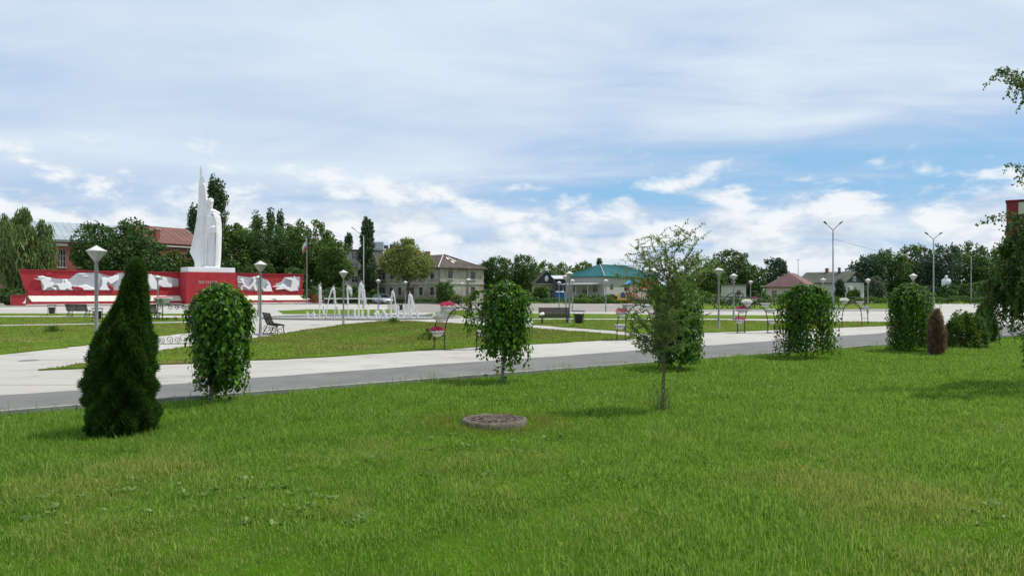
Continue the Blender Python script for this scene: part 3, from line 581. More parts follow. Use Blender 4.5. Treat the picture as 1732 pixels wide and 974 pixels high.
ns = 1500; a = rng.uniform(0, 6.28, ns); rr = .44 + np.abs(rng.normal(0, .28, ns)); V, Fa = blades(np.stack([X(836, 10.6) + rr * 1.35 * np.cos(a), 10.6 + rr * np.sin(a) - .03, np.full(ns, LZ)], 1), rng.uniform(.05, .15, ns), np.full(ns, .006), .5, 5)
tag(add('dry_grass', np_mesh('dry', V, Fa), leaf_mat('dry_grass', (.09, .14, .015), (.17, .19, .04), (.28, .27, .08), .3, .8, .0)), 'yellowed dry grass growing round the manhole ring', 'grass', kind='stuff')
# ------------------------------------------------------------------ war memorial: red wall with reliefs
ML = Vector((X(40, 100), 100.)); MR = Vector((X(513, 125), 125.)); mu = (MR - ML).normalized(); mv = Vector((-mu.y, mu.x)); MLEN = (MR - ML).length
MROT = math.atan2(mu.y, mu.x)
def wall_pt(px, py, yo=0.):
    dr = Vector(((px - CX) / F, 1.)); s = (yo + ML.dot(mv)) / dr.dot(mv); P = dr * s; return ((P - ML).dot(mu), EYE - (py - HY) / F * s)
mem = thing('memorial_wall', 'long red memorial wall with white battle reliefs behind the square', 'memorial', (ML.x, ML.y, 0), MROT)
loc = lambda a, b, dd_: (a, dd_, b)
tC0 = wall_pt(303, 480)[0]; yo = -.2
while wall_pt(315, 480, yo)[0] > tC0 and yo > -4: yo -= .02
CY = yo; tC1 = wall_pt(400, 480, CY)[0]; CTOP = wall_pt(350, 460.5, CY)[1]; WT = 4.63; print('block', tC0, tC1, CY, CTOP, MLEN)
def wing(t0, t1, sl0, sl1, px0, px1, nslab):
    w = MB().prism([(t0 - sl0, WT), (t0 + sl0, 1.35), (t1 - sl1 * .2, 1.35), (t1, WT)], loc, .8, 0.).build('wing', M['red'], mem)
    MB().prism([(t0 + sl0, 1.35), (t0 + sl0 - .05, 2.07), (t1, 2.07), (t1, 1.35)], loc, -.001, -.16).build('ledge', M['red'], w)
    MB().box(((t0 - sl0 + t1) / 2, .38, WT + .06), (t1 - t0 + sl0, 1.0, .12)).build('coping', M['redline'], w)
    L = t1 - t0 - sl0
    a, b = (-.12, 1.36), (-1.25, .60); n = Vector((0, a[1] - b[1], -(b[0] - a[0]))).normalized()
    for i in range(nslab):
        u0 = t0 + sl0 + L * i / nslab; u1 = t0 + sl0 + L * (i + 1) / nslab - .03; e = .0
        sk = .9 if sl1 and i == nslab - 1 else 0; sk0 = .3 if sl0 and i == 0 else 0
        j = rng.normal() * .008
        V = [(u0, a[0], a[1] + j), (u1, a[0], a[1] + j), (u1 + sk, b[0], b[1] + j), (u0 + sk0, b[0], b[1] + j)]; V2 = [(p[0], p[1] + .1, p[2] - .12) for p in V]
        MB().raw(V + V2, [(0, 3, 2, 1), (4, 5, 6, 7), (0, 1, 5, 4), (1, 2, 6, 5), (2, 3, 7, 6), (3, 0, 4, 7)]).build('slab', M['cream'], mem)
    MB().box(((t0 + t1 + sl1) / 2 + sl0 * .5, -.62, .43), (t1 - t0 + sl1, 1.5, .34)).build('plinth_trim', M['redline'], mem)
    MB().box(((t0 + t1 + sl1) / 2 + sl0 * .4, -.68, .20), (t1 - t0 + sl1 + .2, 1.75, .13)).build('plinth_base', M['cream'], mem)
    return w
wl = wing(0, tC0 + .02, .45, 0, 40, 303, 20); wr = wing(tC1 + .02, MLEN, 0, .9, 400, 513, 10)
MB().box((MLEN * .48, -1.9, .065), (MLEN * 1.12, 5.2, .13)).build('step', M['step'], mem)
blk = MB().box(((tC0 + tC1) / 2, (CY + 1.2) / 2, CTOP / 2 + .06), (tC1 - tC0, 1.2 - CY, CTOP - .12)).build('centre_block', M['red'], mem)
MB().box(((tC0 + tC1) / 2, (CY + 1.2) / 2, .19), (tC1 - tC0 + .3, 1.5 - CY, .14)).build('block_base', M['redline'], blk)
# lettering, as far as the photograph shows it
fc = bpy.data.curves.new('lettering', 'FONT'); fc.body = 'ВЕЧНАЯ'; fc.size = .62; fc.extrude = .03; fc.space_character = 1.12
fo = bpy.data.objects.new('lettering', fc); COL.objects.link(fo); fo.data.materials.append(M['gold']); fo.parent = blk
lt = wall_pt(335.5, 480, CY); fo.location = (lt[0], CY - .012, lt[1]); fo.rotation_euler = (R(90), 0, 0)
def relief(zl, region, s, d0, d1, m, name, parent):
    P = [wall_pt(region[0] + a / s, region[1] + b / s) for a, b in zl]
    if d1 < -.1:                                           # figures: rounded by two steps of relief
        k = len(P); cxm = sum(p[0] for p in P) / k; cym = sum(p[1] for p in P) / k
        bm = bmesh.new(); vs_ = [bm.verts.new((p[0], d0, p[1])) for p in P]; f = bm.faces.new(vs_); f.normal_update()
        if f.normal.y > 0: f.normal_flip()
        bmesh.ops.triangulate(bm, faces=[f]) if False else None
        ex = bmesh.ops.extrude_face_region(bm, geom=[f]); nv = [v for v in ex['geom'] if isinstance(v, bmesh.types.BMVert)]
        for v in nv: v.co.y = d1
        top = [q for q in ex['geom'] if isinstance(q, bmesh.types.BMFace)]
        bmesh.ops.inset_region(bm, faces=top, thickness=.07, depth=.05); bmesh.ops.recalc_face_normals(bm, faces=bm.faces)
        me = bpy.data.meshes.new(name); bm.to_mesh(me); bm.free(); return add(name, me, m, parent)
    return MB().prism(P, loc, d0, d1).build(name, m, parent)
A_ = (10, 440); C_ = (200, 445); B_ = (390, 450)
pp = [(71.4, 491), (68, 473), (61.6, 467), (86.8, 469.6), (94.5, 471.3), (117.5, 471.8), (130.7, 461.4), (163, 460.8), (190, 467.4), (200, 461), (215, 462), (250, 463.5), (275, 467), (301.5, 471.5), (302, 484), (285, 486), (270, 484.5), (268, 490.8), (200, 491), (150, 491)]
relief(pp, (0, 0), 1, -.002, -.05, M['relief_grey'], 'relief_field', wl)
for z_, rg_, s_ in (
    ([(415, 285), (520, 300), (490, 250), (570, 240), (610, 260), (690, 270), (690, 310), (650, 340), (720, 340), (740, 380), (700, 410), (770, 430), (770, 460), (740, 455), (690, 415), (640, 420), (600, 460), (565, 460), (580, 400), (530, 310)], A_, 9.116),
    ([(740, 375), (850, 360), (870, 295), (885, 300), (880, 350), (905, 345), (890, 300), (930, 290), (950, 330), (990, 350), (1010, 400), (1000, 440), (1100, 460), (970, 455), (960, 440), (930, 440), (900, 460), (830, 458), (800, 410), (800, 390)], A_, 9.116),
    ([(1010, 402), (1140, 400), (1200, 380), (1250, 380), (1290, 410), (1370, 430), (1370, 460), (1190, 460), (1160, 430)], A_, 9.116),
    ([(1440, 440), (1470, 400), (1480, 330), (1470, 280), (1520, 265), (1560, 290), (1600, 260), (1732, 230), (1732, 300), (1620, 370), (1560, 330), (1540, 380), (1600, 460), (1440, 460)], A_, 9.116),
    ([(1760, 430), (1790, 330), (1830, 240), (1870, 270), (1900, 330), (1990, 300), (2060, 250), (2090, 330), (2060, 420), (2100, 455), (1900, 458), (1880, 400), (1830, 455), (1770, 458)], A_, 9.116),
    ([(275, 175), (310, 125), (345, 118), (385, 165), (460, 190), (470, 145), (510, 165), (520, 210), (570, 235), (560, 258), (470, 255), (430, 230), (400, 280), (340, 270), (330, 240)], C_, 6.283),
    ): relief(z_, rg_, s_, -.05, -.24, M['relief_white'], 'relief_figure', wl)
for z_ in ([(1110, 207), (1160, 198), (1230, 205), (1220, 220), (1130, 221)], [(1170, 240), (1260, 235), (1270, 250), (1180, 257)]): relief(z_, A_, 9.116, -.05, -.09, M['relief_white'], 'relief_cloud', wl)
for z_ in ([(1030, 458), (1020, 410), (1100, 402), (1180, 425), (1195, 458)], [(1560, 400), (1600, 385), (1650, 410), (1660, 458), (1600, 460), (1605, 430)]): relief(z_, A_, 9.116, -.05, -.27, M['red'], 'relief_mound', wl)
relief([(1470, 195), (1650, 240), (1640, 250), (1500, 225)], A_, 9.116, -.05, -.1, M['red'], 'relief_beam', wl)
st = []
for i in range(10): a = math.pi / 2 + i * math.pi / 5; r_ = 1 if i % 2 == 0 else .42; st.append((665 + 105 * r_ * math.cos(a), 208 - 42 * r_ * math.sin(a)))
relief(st, A_, 9.116, -.052, -.09, M['redline'], 'relief_star', wl)
relief([(115, 165), (330, 195), (400, 180), (480, 165), (520, 200), (640, 240), (690, 310), (715, 438), (310, 438), (250, 410), (115, 360)], B_, 10.19, -.002, -.05, M['relief_grey'], 'relief_field', wr)
relief([(760, 310), (870, 270), (930, 190), (1196, 182), (1190, 370), (1150, 385), (1000, 400), (880, 360), (790, 340)], B_, 10.19, -.002, -.05, M['relief_grey'], 'relief_field', wr)
for z_ in ([(155, 235), (185, 212), (210, 235), (240, 240), (215, 255), (235, 300), (250, 340), (330, 390), (310, 410), (230, 350), (190, 360), (200, 410), (175, 415), (160, 370), (210, 320), (190, 290), (120, 285), (125, 265), (180, 270)],
           [(370, 195), (470, 185), (485, 165), (505, 165), (510, 205), (440, 210), (430, 260), (410, 310), (450, 420), (420, 430), (375, 330), (330, 400), (290, 400), (370, 290), (385, 240)],
           [(545, 380), (590, 400), (610, 345), (640, 330), (620, 280), (640, 270), (680, 350), (712, 436), (560, 436)],
           [(720, 345), (850, 345), (880, 310), (930, 320), (960, 360), (1030, 380), (1050, 250), (950, 215), (960, 205), (1075, 215), (1080, 175), (1100, 180), (1100, 215), (1160, 270), (1170, 320), (1140, 370), (1160, 420), (1020, 435), (930, 395), (770, 410), (780, 380), (840, 360), (720, 358)]):
    relief(z_, B_, 10.19, -.05, -.24, M['relief_white'], 'relief_figure', wr)
for (pa, pb, top, lab) in ((20, 43, 500.2, 'low red block at the left end of the memorial wall'), (533, 550, 498.5, 'low red block past the right end of the memorial wall')):
    t0, z0 = wall_pt(pa, top, -2.6); t1, _ = wall_pt(pb, top, -2.6)
    b = thing('end_block', lab, 'block', (ML.x + mu.x * (t0 + t1) / 2 + mv.x * -1.9, ML.y + mu.y * (t0 + t1) / 2 + mv.y * -1.9, 0), MROT, 'end blocks of the memorial')
    MB().box((0, 0, z0 / 2), (t1 - t0, 1.4, z0)).build('body', M['red'], b, bevel=.02)
    MB().box((0, 0, z0 + .04), (t1 - t0 + .1, 1.5, .08)).build('cap', M['redline'], b)
    MB().prism([(-.1, .1), (.25, .1), (.28, .85), (.2, .5)], lambda a_, b_, d_: (a_ + .5, d_, b_ + .3), -.69, -.715).build('chipped_patch', M['relief_white'], b)

# ------------------------------------------------------------------ statue
sd = 113.5; sc_ = ML + mu * ((tC0 + tC1) / 2 + .1) + mv * (CY / 2 + .3); k_ = sc_.y / F / 5.0
stt = thing('soldier_statue', 'tall white statue of a caped soldier raising a rifle and banner', 'statue', (sc_.x, sc_.y, CTOP), 0)
ped = MB().box((0, 0, .36), (U(76, sc_.y) * 1.02, 3.4, .72)).mesh('pedestal', .03); add('pedestal', ped, M['white'], stt, rot=(0, 0, MROT))
SR = math.atan2(-sc_.x, sc_.y)
zx0 = 310 + 0; ctr = (CX + F * sc_.x / sc_.y - 310) * 5
fx = lambda a: (a - ctr) * k_
fz = lambda b: .70 + (885 - b) * k_
E = lambda x, y, z, a, b, c: ('e', (fx(x), y, fz(z)), (a, b, c), None)
Cc = lambda p, q, ra, rb: ('c', (fx(p[0]), p[1], fz(p[2])), (fx(q[0]), q[1], fz(q[2])), ra, rb)
body = [E(231, -.38, 343, .36, .44, .60), E(228, -.30, 326, .43, .52, .50), E(232, -.66, 331, .40, .34, .07), E(229, -.30, 318, .47, .56, .40), E(236, -.80, 350, .07, .12, .15), E(233, -.70, 372, .22, .18, .14), E(224, -.74, 362, .16, .10, .05),
        Cc((229, -.25, 375), (229, -.15, 408), .30, .42), Cc((200, -.1, 432), (282, -.1, 428), .46, .46), E(241, -.18, 490, .90, .60, 1.25), ('b', (fx(238), -.22, fz(520)), (1.42, 1.15, 2.5), 0.), ('b', (fx(238), -.22, fz(555)), (1.5, 1.22, .25), 0.), ('b', (fx(236), -.02, fz(730)), (1.38, .86, 5.0), 0.),
        Cc((212, -.22, 590), (208, -.14, 720), .42, .34), Cc((208, -.14, 720), (206, -.1, 850), .34, .26), Cc((206, -.1, 872), (203, -.55, 876), .26, .20), Cc((256, -.22, 590), (256, -.10, 720), .42, .34), Cc((256, -.10, 720), (254, 0, 850), .34, .26), Cc((254, 0, 872), (258, -.45, 876), .26, .2),
        Cc((198, -.1, 430), (191, -.28, 320), .40, .30), Cc((191, -.28, 320), (182, -.32, 205), .29, .20), E(179, -.34, 190, .20, .2, .26), Cc((176, -.5, 186), (166, -.55, 178), .07, .06), Cc((176, -.5, 193), (166, -.55, 186), .07, .06), Cc((176, -.48, 200), (166, -.52, 194), .07, .06), Cc((180, -.3, 182), (172, -.3, 168), .08, .06),
        Cc((276, -.1, 432), (282, -.35, 520), .38, .32), Cc((282, -.35, 520), (248, -.84, 545), .28, .2), E(238, -.86, 548, .2, .15, .17), E(243, -.1, 412, .75, .62, .42), ('b', (fx(238), -.2, fz(880)), (2.2, 1.5, .22), 0.)]
add('figure', sculpt(body, .06, 2), M['white'], stt, rot=(0, 0, SR))
rows = [(398, 212, 256, .50), (412, 200, 280, .72), (428, 190, 300, .92), (455, 184, 310, 1.02), (500, 180, 315, 1.06), (600, 176, 317, 1.08), (700, 174, 314, 1.08), (800, 172, 311, 1.08), (884, 170, 306, 1.08)]
V, Fc = [], []; nn = 26
for (b, xl, xr, dp) in rows:
    for side in (0, 1):
        for j in range(nn):
            u = j / (nn - 1); gp = .015 if b < 440 else (.07 if b < 470 else .125 + (b - 500) * .00005); a = math.pi * (1.5 - gp * 1.6 - (2 - gp * 2.6) * u) ; cxm = (fx(xl) + fx(xr)) / 2; rx = (fx(xr) - fx(xl)) / 2 - .13 * side; ry = dp - .13 * side
            fo_ = 1 + .035 * math.sin(u * 34 + b * .01) * min(1, (b - 400) / 200)
            V.append((cxm + rx * math.cos(a) * fo_, .12 + ry * math.sin(a) * fo_ , fz(b)))
for i in range(len(rows) - 1):
    for j in range(nn - 1):
        o = i * 2 * nn + j; q = (i + 1) * 2 * nn + j
        Fc.append((o, o + 1, q + 1, q)); Fc.append((o + nn, q + nn, q + nn + 1, o + nn + 1))
    for j in (0, nn - 1): o = i * 2 * nn + j; q = (i + 1) * 2 * nn + j; Fc.append((o, q, q + nn, o + nn))
for j in range(nn - 1): o = j; Fc.append((o, o + nn, o + nn + 1, o + 1))
me = bpy.data.meshes.new('cape'); me.from_pydata(V, [], Fc); me.update(); add('cape', me, M['white'], stt, rot=(0, 0, SR))
rows = [(150, 141, 176), (190, 137, 190), (260, 134, 196), (330, 131, 200), (420, 126, 200), (480, 120, 200), (540, 110, 198), (600, 100, 196), (680, 84, 192), (758, 67, 188), (800, 88, 184), (840, 104, 182), (884, 104, 182)]
V, Fc = [], []; nn = 30
for (b, xl, xr) in rows:
    for side in (0, 1):
        for j in range(nn):
            u = j / (nn - 1); am = min(1, (b - 120) / 420); w = am * (.15 * math.sin(u * 6.5 + .6) + .05 * math.sin(u * 19)) - .22 * (1 - u) * am
            V.append((fx(xl + (xr - xl) * u), -.42 + w + .24 * side + .10 * u * am, fz(b)))
for i in range(len(rows) - 1):
    for j in range(nn - 1):
        o = i * 2 * nn + j; q = (i + 1) * 2 * nn + j; Fc += [(o, q, q + 1, o + 1), (o + nn, o + nn + 1, q + nn + 1, q + nn)]
    for j in (0, nn - 1): o = i * 2 * nn + j; q = (i + 1) * 2 * nn + j; Fc.append((o, o + nn, q + nn, q))
for j in range(nn - 1): Fc.append((j, j + 1, j + 1 + nn, j + nn))
me = bpy.data.meshes.new('banner'); me.from_pydata(V, [], Fc); me.update(); add('banner', me, M['white'], stt, rot=(0, 0, SR))
rf = MB(); rf.tube([(fx(153), -.30, fz(34)), (fx(154), -.30, fz(110)), (fx(158), -.28, fz(190)), (fx(162), -.26, fz(260))], [.13, .17, .20, .2], 8)
rf.tube([(fx(163), -.34, fz(50)), (fx(163), -.34, fz(115))], [.07, .09], 6); rf.box((fx(166), -.34, fz(150)), (.26, .22, 1.0), ry=-.08); rf.box((fx(176), -.36, fz(138)), (.1, .12, .7), ry=-.35)
rf.build('rifle', M['white'], stt, rot=(0, 0, SR))
# ------------------------------------------------------------------ park lamps
def lamp(px, top, label, first=[None]):
    H = 3.0; Hp = (HY - top) / (1 - EYE / H); d = H * F / Hp; x = X(px, d)
    if first[0] is None:
        t = thing('park_lamp', label, 'lamp', (x, d, 0), 0, 'park lamps round the square'); first[0] = t
        MB().lathe([(.0, 0), (.11, 0), (.11, .04), (.075, .07), (.06, .5), (.045, .55), (.045, 2.52), (.055, 2.54), (.055, 2.6), (0, 2.6)], 12).build('pole', M['lamp_pole'], t)
        h = MB().lathe([(.065, 2.58), (.09, 2.62), (.19, 2.76), (.235, 2.84)], 16).build('lamp_shade', M['lamp_glass'], t)
        rb = MB()
        for i in range(8): a = i * math.pi / 4; rb.tube([(.07 * math.cos(a), .07 * math.sin(a), 2.60), (.24 * math.cos(a), .24 * math.sin(a), 2.845)], .008, 4)
        rb.build('rib', M['lamp_pole'], h)
        MB().lathe([(.235, 2.835), (.255, 2.845), (.25, 2.862), (.13, 2.92), (.03, 2.985), (0, 3.0)], 16).build('lamp_cap', M['lamp_cap'], t); return t
    t = copy_tree(first[0]); t.location = (x, d, 0); t.rotation_euler.z = rng.uniform(0, 1); t['label'] = label; return t
for a in ((163, 415, 'large near park lamp with a conical white head, half hidden behind the dark thuja'), (440.5, 441, 'park lamp beside the slatted bench and the nearest mulberry'),
          (581, 456.5, 'park lamp on the near edge of the fountain, in front of the jets'), (963, 458.5, 'tallest looking of the lamp cluster behind the bench with a white bag'),
          (957.5, 464, 'park lamp just left of the tallest one in the cluster behind the white-bag bench'), (968, 472, 'small park lamp just right of the tallest one in the lamp cluster'),
          (945.7, 475.5, 'small distant park lamp beside the blue cabins'), (1024.8, 472, 'distant park lamp before the porch of the teal-roofed building'),
          (266.8, 465.5, 'park lamp in front of the left wing reliefs, above the iron flower stand'), (437, 466, 'thin distant park lamp just behind the one beside the slatted bench'),
          (639.6, 472, 'park lamp behind the fountain, in front of the silver car'), (685.8, 475, 'park lamp behind the right end of the fountain jets'),
          (792.4, 470.5, 'park lamp before the lit gable end of the shabby two-storey house'), (781.7, 477.5, 'smaller distant lamp left of the one before the shabby house gable end'),
          (1215.6, 451.8, 'park lamp on the lawn between the sapling and the flower arch'), (1241, 462.4, 'park lamp behind the pink flower arch, before the small white building'),
          (1269.6, 474, 'small distant lamp right of the small white building'), (1392, 470, 'park lamp showing above the mulberry with the bare trunk'),
          (1468, 470.6, 'park lamp in front of the silvery round shrub'), (1544.7, 462.4, 'park lamp rising out behind the bell-shaped mulberry')): lamp(*a)

# ------------------------------------------------------------------ tall street lights
def street_light(px, tipy, apexdy, arm, label, H=8.0, rz=0., arms=(1, -1)):
    Hp = (HY - tipy) / (1 - EYE / H); d = H * F / Hp; t = thing('street_light', label, 'street light', (X(px, d), d, 0), rz, 'tall double street lights')
    za = H - U(apexdy, d); ax = U(arm, d)
    MB().lathe([(.0, 0), (.20, 0), (.20, .05), (.12, .08), (.11, 1.2), (.075, 1.3), (.055, za), (0, za)], 10).build('pole', M['lamp_pole'], t)
    for s in arms:
        MB().tube([(0, 0, za - .03), (s * ax * .75, 0, za + (H - za) * .75)], [.04, .03], 6).build('arm', M['lamp_pole'], t)
        an = math.atan2(H - za, ax); MB().box((s * ax * .86, 0, za + (H - za) * .88), (ax * .38, .22, .07), ry=-s * an).build('lamp_head', M['iron'] if tipy < 400 else M['lamp_pole'], t)
    return t
street_light(1409, 375, 14, 15.5, 'tall Y-shaped street light rising above the grey-roofed house')
street_light(1579, 393.5, 10.5, 14, 'Y-shaped street light left of the white bust', H=8.001)
street_light(1642.5, 429, 5, 14, 'farthest Y-shaped street light, right of the white bust', H=8.002)
street_light(615, 385, 14, 20, 'tall street light beside the poplar, behind the fountain', H=9.0, arms=(-1,))
wp = MB(); d_ = 69.; p0 = Vector((X(1409, d_), d_, Z(404, d_))); p1 = Vector((X(1700, 150), 150, Z(452, 150)))
wp.tube([p0.lerp(p1, i / 12) - Vector((0, 0, 1.0 * (1 - (2 * i / 12 - 1) ** 2))) for i in range(13)], .013, 4); tag(wp.build('power_cable', M['iron']), 'thin power cable sagging right from the tallest street light', 'cable')

# flag on a pole
d_ = 122.; t = thing('flagpole', 'grey flagpole with a limp white, blue and red flag by the trees', 'flagpole', (X(519, d_), d_, 0)); zt = Z(400, d_)
MB().tube([(0, 0, 0), (0, 0, zt)], [.10, .06], 8).build('pole', M['lamp_pole'], t)
cols = [mat('flag_white', (.6, .6, .6)), mat('flag_blue', (.30, .33, .45)), mat('flag_red', (.45, .05, .05))]
zf = Z(405, d_)
for i in range(3):
    V, Fc = [], []
    for a in range(7):
        for b in range(3):
            u, v = a / 6, (i + b / 2) / 3; V.append((-.06 - .70 * u * (1 - .1 * v), .16 * math.sin(u * 6 + v * 3), zf - 1.2 * v - 1.3 * u))
    for a in range(6):
        for b in range(2): Fc.append((a * 3 + b, a * 3 + b + 1, a * 3 + b + 4, a * 3 + b + 3))
    me = bpy.data.meshes.new('flag_stripe'); me.from_pydata(V, [], Fc); me.update(); add('flag_stripe', me, cols[i], t)

# ------------------------------------------------------------------ benches and bins
def scroll(c, r, a0, turns, n=22, plane='xz', flip=1):
    out = []
    for i in range(n):
        u = i / (n - 1); a = a0 + flip * u * turns * 2 * math.pi; rr = r * (1 - .78 * u); p = (c[0] + rr * math.cos(a), c[1] + rr * math.sin(a)); out.append((p[0], 0, p[1]) if plane == 'xz' else (0, p[0], p[1]))
    return out
def bench(px, py, rz, label, W=1.75, first=[None]):
    x, y = G(px, py)
    if first[0] is not None:
        t = copy_tree(first[0]); t.location = (x, y, 0); t.rotation_euler = (0, 0, rz); t['label'] = label; return t
    t = thing('park_bench', label, 'bench', (x, y, 0), rz, 'slatted park benches'); first[0] = t
    # profile of the seat and back in (y, z); the sitter faces -y
    prof = [(-.27, .40), (-.20, .43), (-.12, .435), (-.04, .425), (.04, .41), (.11, .41), (.16, .46), (.19, .53), (.215, .60), (.24, .67), (.265, .74), (.29, .81), (.31, .88)]
    for i, (py_, pz) in enumerate(prof):
        q = prof[min(i + 1, len(prof) - 1)]; p_ = prof[max(i - 1, 0)]; an = math.atan2(q[1] - p_[1], q[0] - p_[0])
        MB().box((0, py_, pz), (W, .060, .028), rx=an).build('slat', M['bench_wood'], t, bevel=.006)
    for sx in (-W * .40, 0, W * .40):
        fr = MB(); fr.tube([(sx, a - .02 * (i > 5), b - .035) for i, (a, b) in enumerate(prof)], .016, 5)
        if sx:
            for (c, r, a0, tn, fl) in (((-.14, .20), .15, 1.9, 1.25, 1), ((.14, .20), .16, 1.2, 1.25, -1), ((0, .33), .07, 4.7, 1, 1)): fr.tube([(sx + p[0], p[1], p[2]) for p in scroll(c, r, a0, tn, plane='yz', flip=fl)], .013, 5)
            fr.tube([(sx, -.25, .39), (sx, -.27, .2), (sx, -.31, .0)], .018, 5); fr.tube([(sx, .13, .40), (sx, .22, .18), (sx, .32, .0)], .018, 5); fr.tube([(sx, -.3, .015), (sx, .3, .015)], .012, 4)
        fr.build('frame', M['iron'], t)
    return t
bench(463, 565, R(118), 'black slatted bench turned sideways, right of the nearest mulberry')
bench(938, 548, R(5), 'black slatted bench with a white bag on its left end', 1.75)
bench(133, 535, R(172), 'black slatted bench in front of the left memorial wing', 1.75)
bench(249, 540, R(60), 'black bench end showing from behind the dark thuja')
b = sculpt([('e', (0, 0, .09), (.16, .11, .09), None), ('e', (.06, .02, .14), (.09, .07, .08), None)], .02, 2); xb, yb = G(938, 548)
tag(add('carrier_bag', b, M['petal_white'], loc=(xb - .72, yb - .02, .455)), 'white plastic bag lying on the bench right of the manhole mulberry', 'bag')
def bin_(px, py, label, hgt=.78, roof=True, first={}):
    x, y = G(px, py); t = thing('litter_bin', label, 'litter bin', (x, y, 0), rng.uniform(0, 1), 'dark litter bins')
    body = MB().lathe([(0, .16), (.17, .16), (.20, .20), (.235, .62), (.24, .64), (.22, .64), (.19, .24), (0, .22)], 14).build('bucket', M['iron'], t)
    MB().lathe([(.236, .58), (.25, .60), (.25, .63), (.238, .65)], 14).build('rim', M['iron'], body)
    if roof: MB().box((0, 0, .80), (.62, .46, .025), rx=.10).build('lid', M['iron'], t, bevel=.006)
    for s in (-1, 1): fr = MB(); fr.tube([(s * .27, 0, .80), (s * .27, 0, .1), (s * .36, .12, 0)], .014, 5); fr.tube([(s * .27, 0, .1), (s * .36, -.12, 0)], .014, 5); fr.tube([(s * .27, 0, .45), (s * .2, 0, .45)], .012, 4); fr.build('leg', M['iron'], t)
    return t
bin_(979, 552, 'roofed litter bin right of the bench with a white bag'); bin_(87.5, 534, 'dark litter bin left of the bench before the memorial wing'); bin_(165, 544, 'dark litter bin right behind the large near lamp'); bin_(677, 527, 'dark litter bin behind the right side of the fountain', roof=False)

# ------------------------------------------------------------------ flower arches
def flowers(r, h, mk, n, seed):
    r_ = np.random.default_rng(seed); a = r_.uniform(0, 6.283, n); q = np.sqrt(r_.random(n)); P = np.stack([q * r * np.cos(a), q * r * np.sin(a), h * np.sqrt(1 - .75 * q * q) * r_.uniform(.55, 1.05, n)], 1)
    return scatter(*CARD, P, unit(r_.normal(size=(n, 3))) + np.array([0, 0, .1]), unit(P + .6 * r_.normal(size=(n, 3))), r_.uniform(.03, .065, n))
POS = [(-.41, 1.16), (-.63, .86), (-.71, .40), (.38, 1.12), (.60, .86), (.68, .40)]
def flower_arch(px, py, rz, label, cols, first=[None]):
    x, y = G(px, py); t = thing('flower_arch', label, 'flower stand', (x, y, 0), rz, 'wrought iron flower arches')
    for (rr, hh_) in ((.81, 1.52), (.50, 1.30)):
        pts = [(-rr, 0, 0), (-rr * .99, 0, hh_ * .35)] + [(-rr * math.cos(a) * .98, 0, hh_ * .35 + (hh_ * .65) * math.sin(a)) for a in np.linspace(.12, math.pi - .12, 17)] + [(rr * .99, 0, hh_ * .35), (rr, 0, 0)]
        MB().tube(pts, .020, 6).build('hoop', M['iron'], t)
    rg_ = MB()
    for s in (-1, 1):
        rg_.box((s * .655, 0, .012), (.42, .16, .02))
        for z_ in (.42, .9): w = 1 - .12 * (z_ > .5); rg_.tube([(s * .80 * w, 0, z_), (s * .49 * w, 0, z_)], .014, 5)
    rg_.build('rung', M['iron'], t)
    sc2 = MB(); sc2.tube([(p[0], .02, p[2]) for p in scroll((-.22, 1.18), .17, .3, 1.2)], .014, 5); sc2.tube([(p[0], .02, p[2]) for p in scroll((.22, 1.16), .15, 2.8, 1.2, flip=-1)], .014, 5); sc2.tube([(p[0], .02, p[2]) for p in scroll((0, 1.42), .10, 1.5, 1.1)], .012, 5); sc2.build('scrollwork', M['iron'], t)
    for i, ((bx, bz), c) in enumerate(zip(POS, cols)):
        if c is None: continue
        bw = MB().lathe([(0, .0), (.09, .0), (.16, .06), (.205, .155), (.22, .165), (.22, .18), (.195, .18), (.18, .15), (0, .14)], 16).build('bowl', M['bowl'], t, (bx, -.03, bz))
        MB().lathe([(.0, .148), (.185, .15)], 12).build('soil', M['soil_pot'], bw)
        if c != 'e': V, Fa = flowers(.23, .16, c, 420, i + 3); add('flowers', np_mesh('flowers', V + np.array([0, 0, .14]), Fa), M['petal_' + c], bw, kind='stuff')
        ring = MB().lathe([(.222, .10), (.232, .10), (.232, .115), (.222, .115)], 14); ring.build('holder', M['iron'], bw)
    return t
flower_arch(779, 591, R(8), 'iron flower arch with red and white bowls, left of the manhole mulberry', ['red', 'white', 'red', 'e', 'e', 'e'])
flower_arch(1080, 575, R(4), 'iron flower arch with one pink bowl, behind the sapling', ['e', 'pink', 'e', 'e', 'e', 'e'])
flower_arch(1279, 563, R(-2), 'iron flower arch with white, magenta and pink bowls on its left side', ['white', 'magenta', 'pink', 'e', 'e', 'e'])
flower_arch(1441, 552, R(-4), 'iron flower arch with a white bowl, right of the bare-trunk mulberry', ['white', 'e', None, 'e', 'e', None])

# ornate iron stand behind the thuja, with a big white bowl
x, y = G(275, 542); t = thing('flower_stand', 'ornate iron scroll stand with a wide white flower bowl, behind the dark thuja', 'flower stand', (x, y, 0), R(-8))
f_ = MB(); f_.tube([(0, 0, 0), (0, 0, .95)], .03, 6); f_.tube([(-1.0, 0, .08), (-.6, 0, .14), (0, 0, .05), (.6, 0, .14), (1.0, 0, .08)], .028, 5)
for s in (-1, 1): f_.tube(scroll((s * .85, .16), .13, -1.5, 1.2, flip=s), .02, 5); f_.tube(scroll((s * .35, .12), .10, -1.5, 1.2, flip=-s), .018, 5)
f_.build('foot', M['iron'], t)
f_ = MB(); f_.tube([(-1.2, 0, .92), (-.5, 0, 1.0), (.4, 0, 1.02), (1.2, 0, .96), (2.0, 0, .82)], .04, 5); f_.tube([(-1.1, 0, .84), (.4, 0, .94), (1.9, 0, .74)], .02, 5)
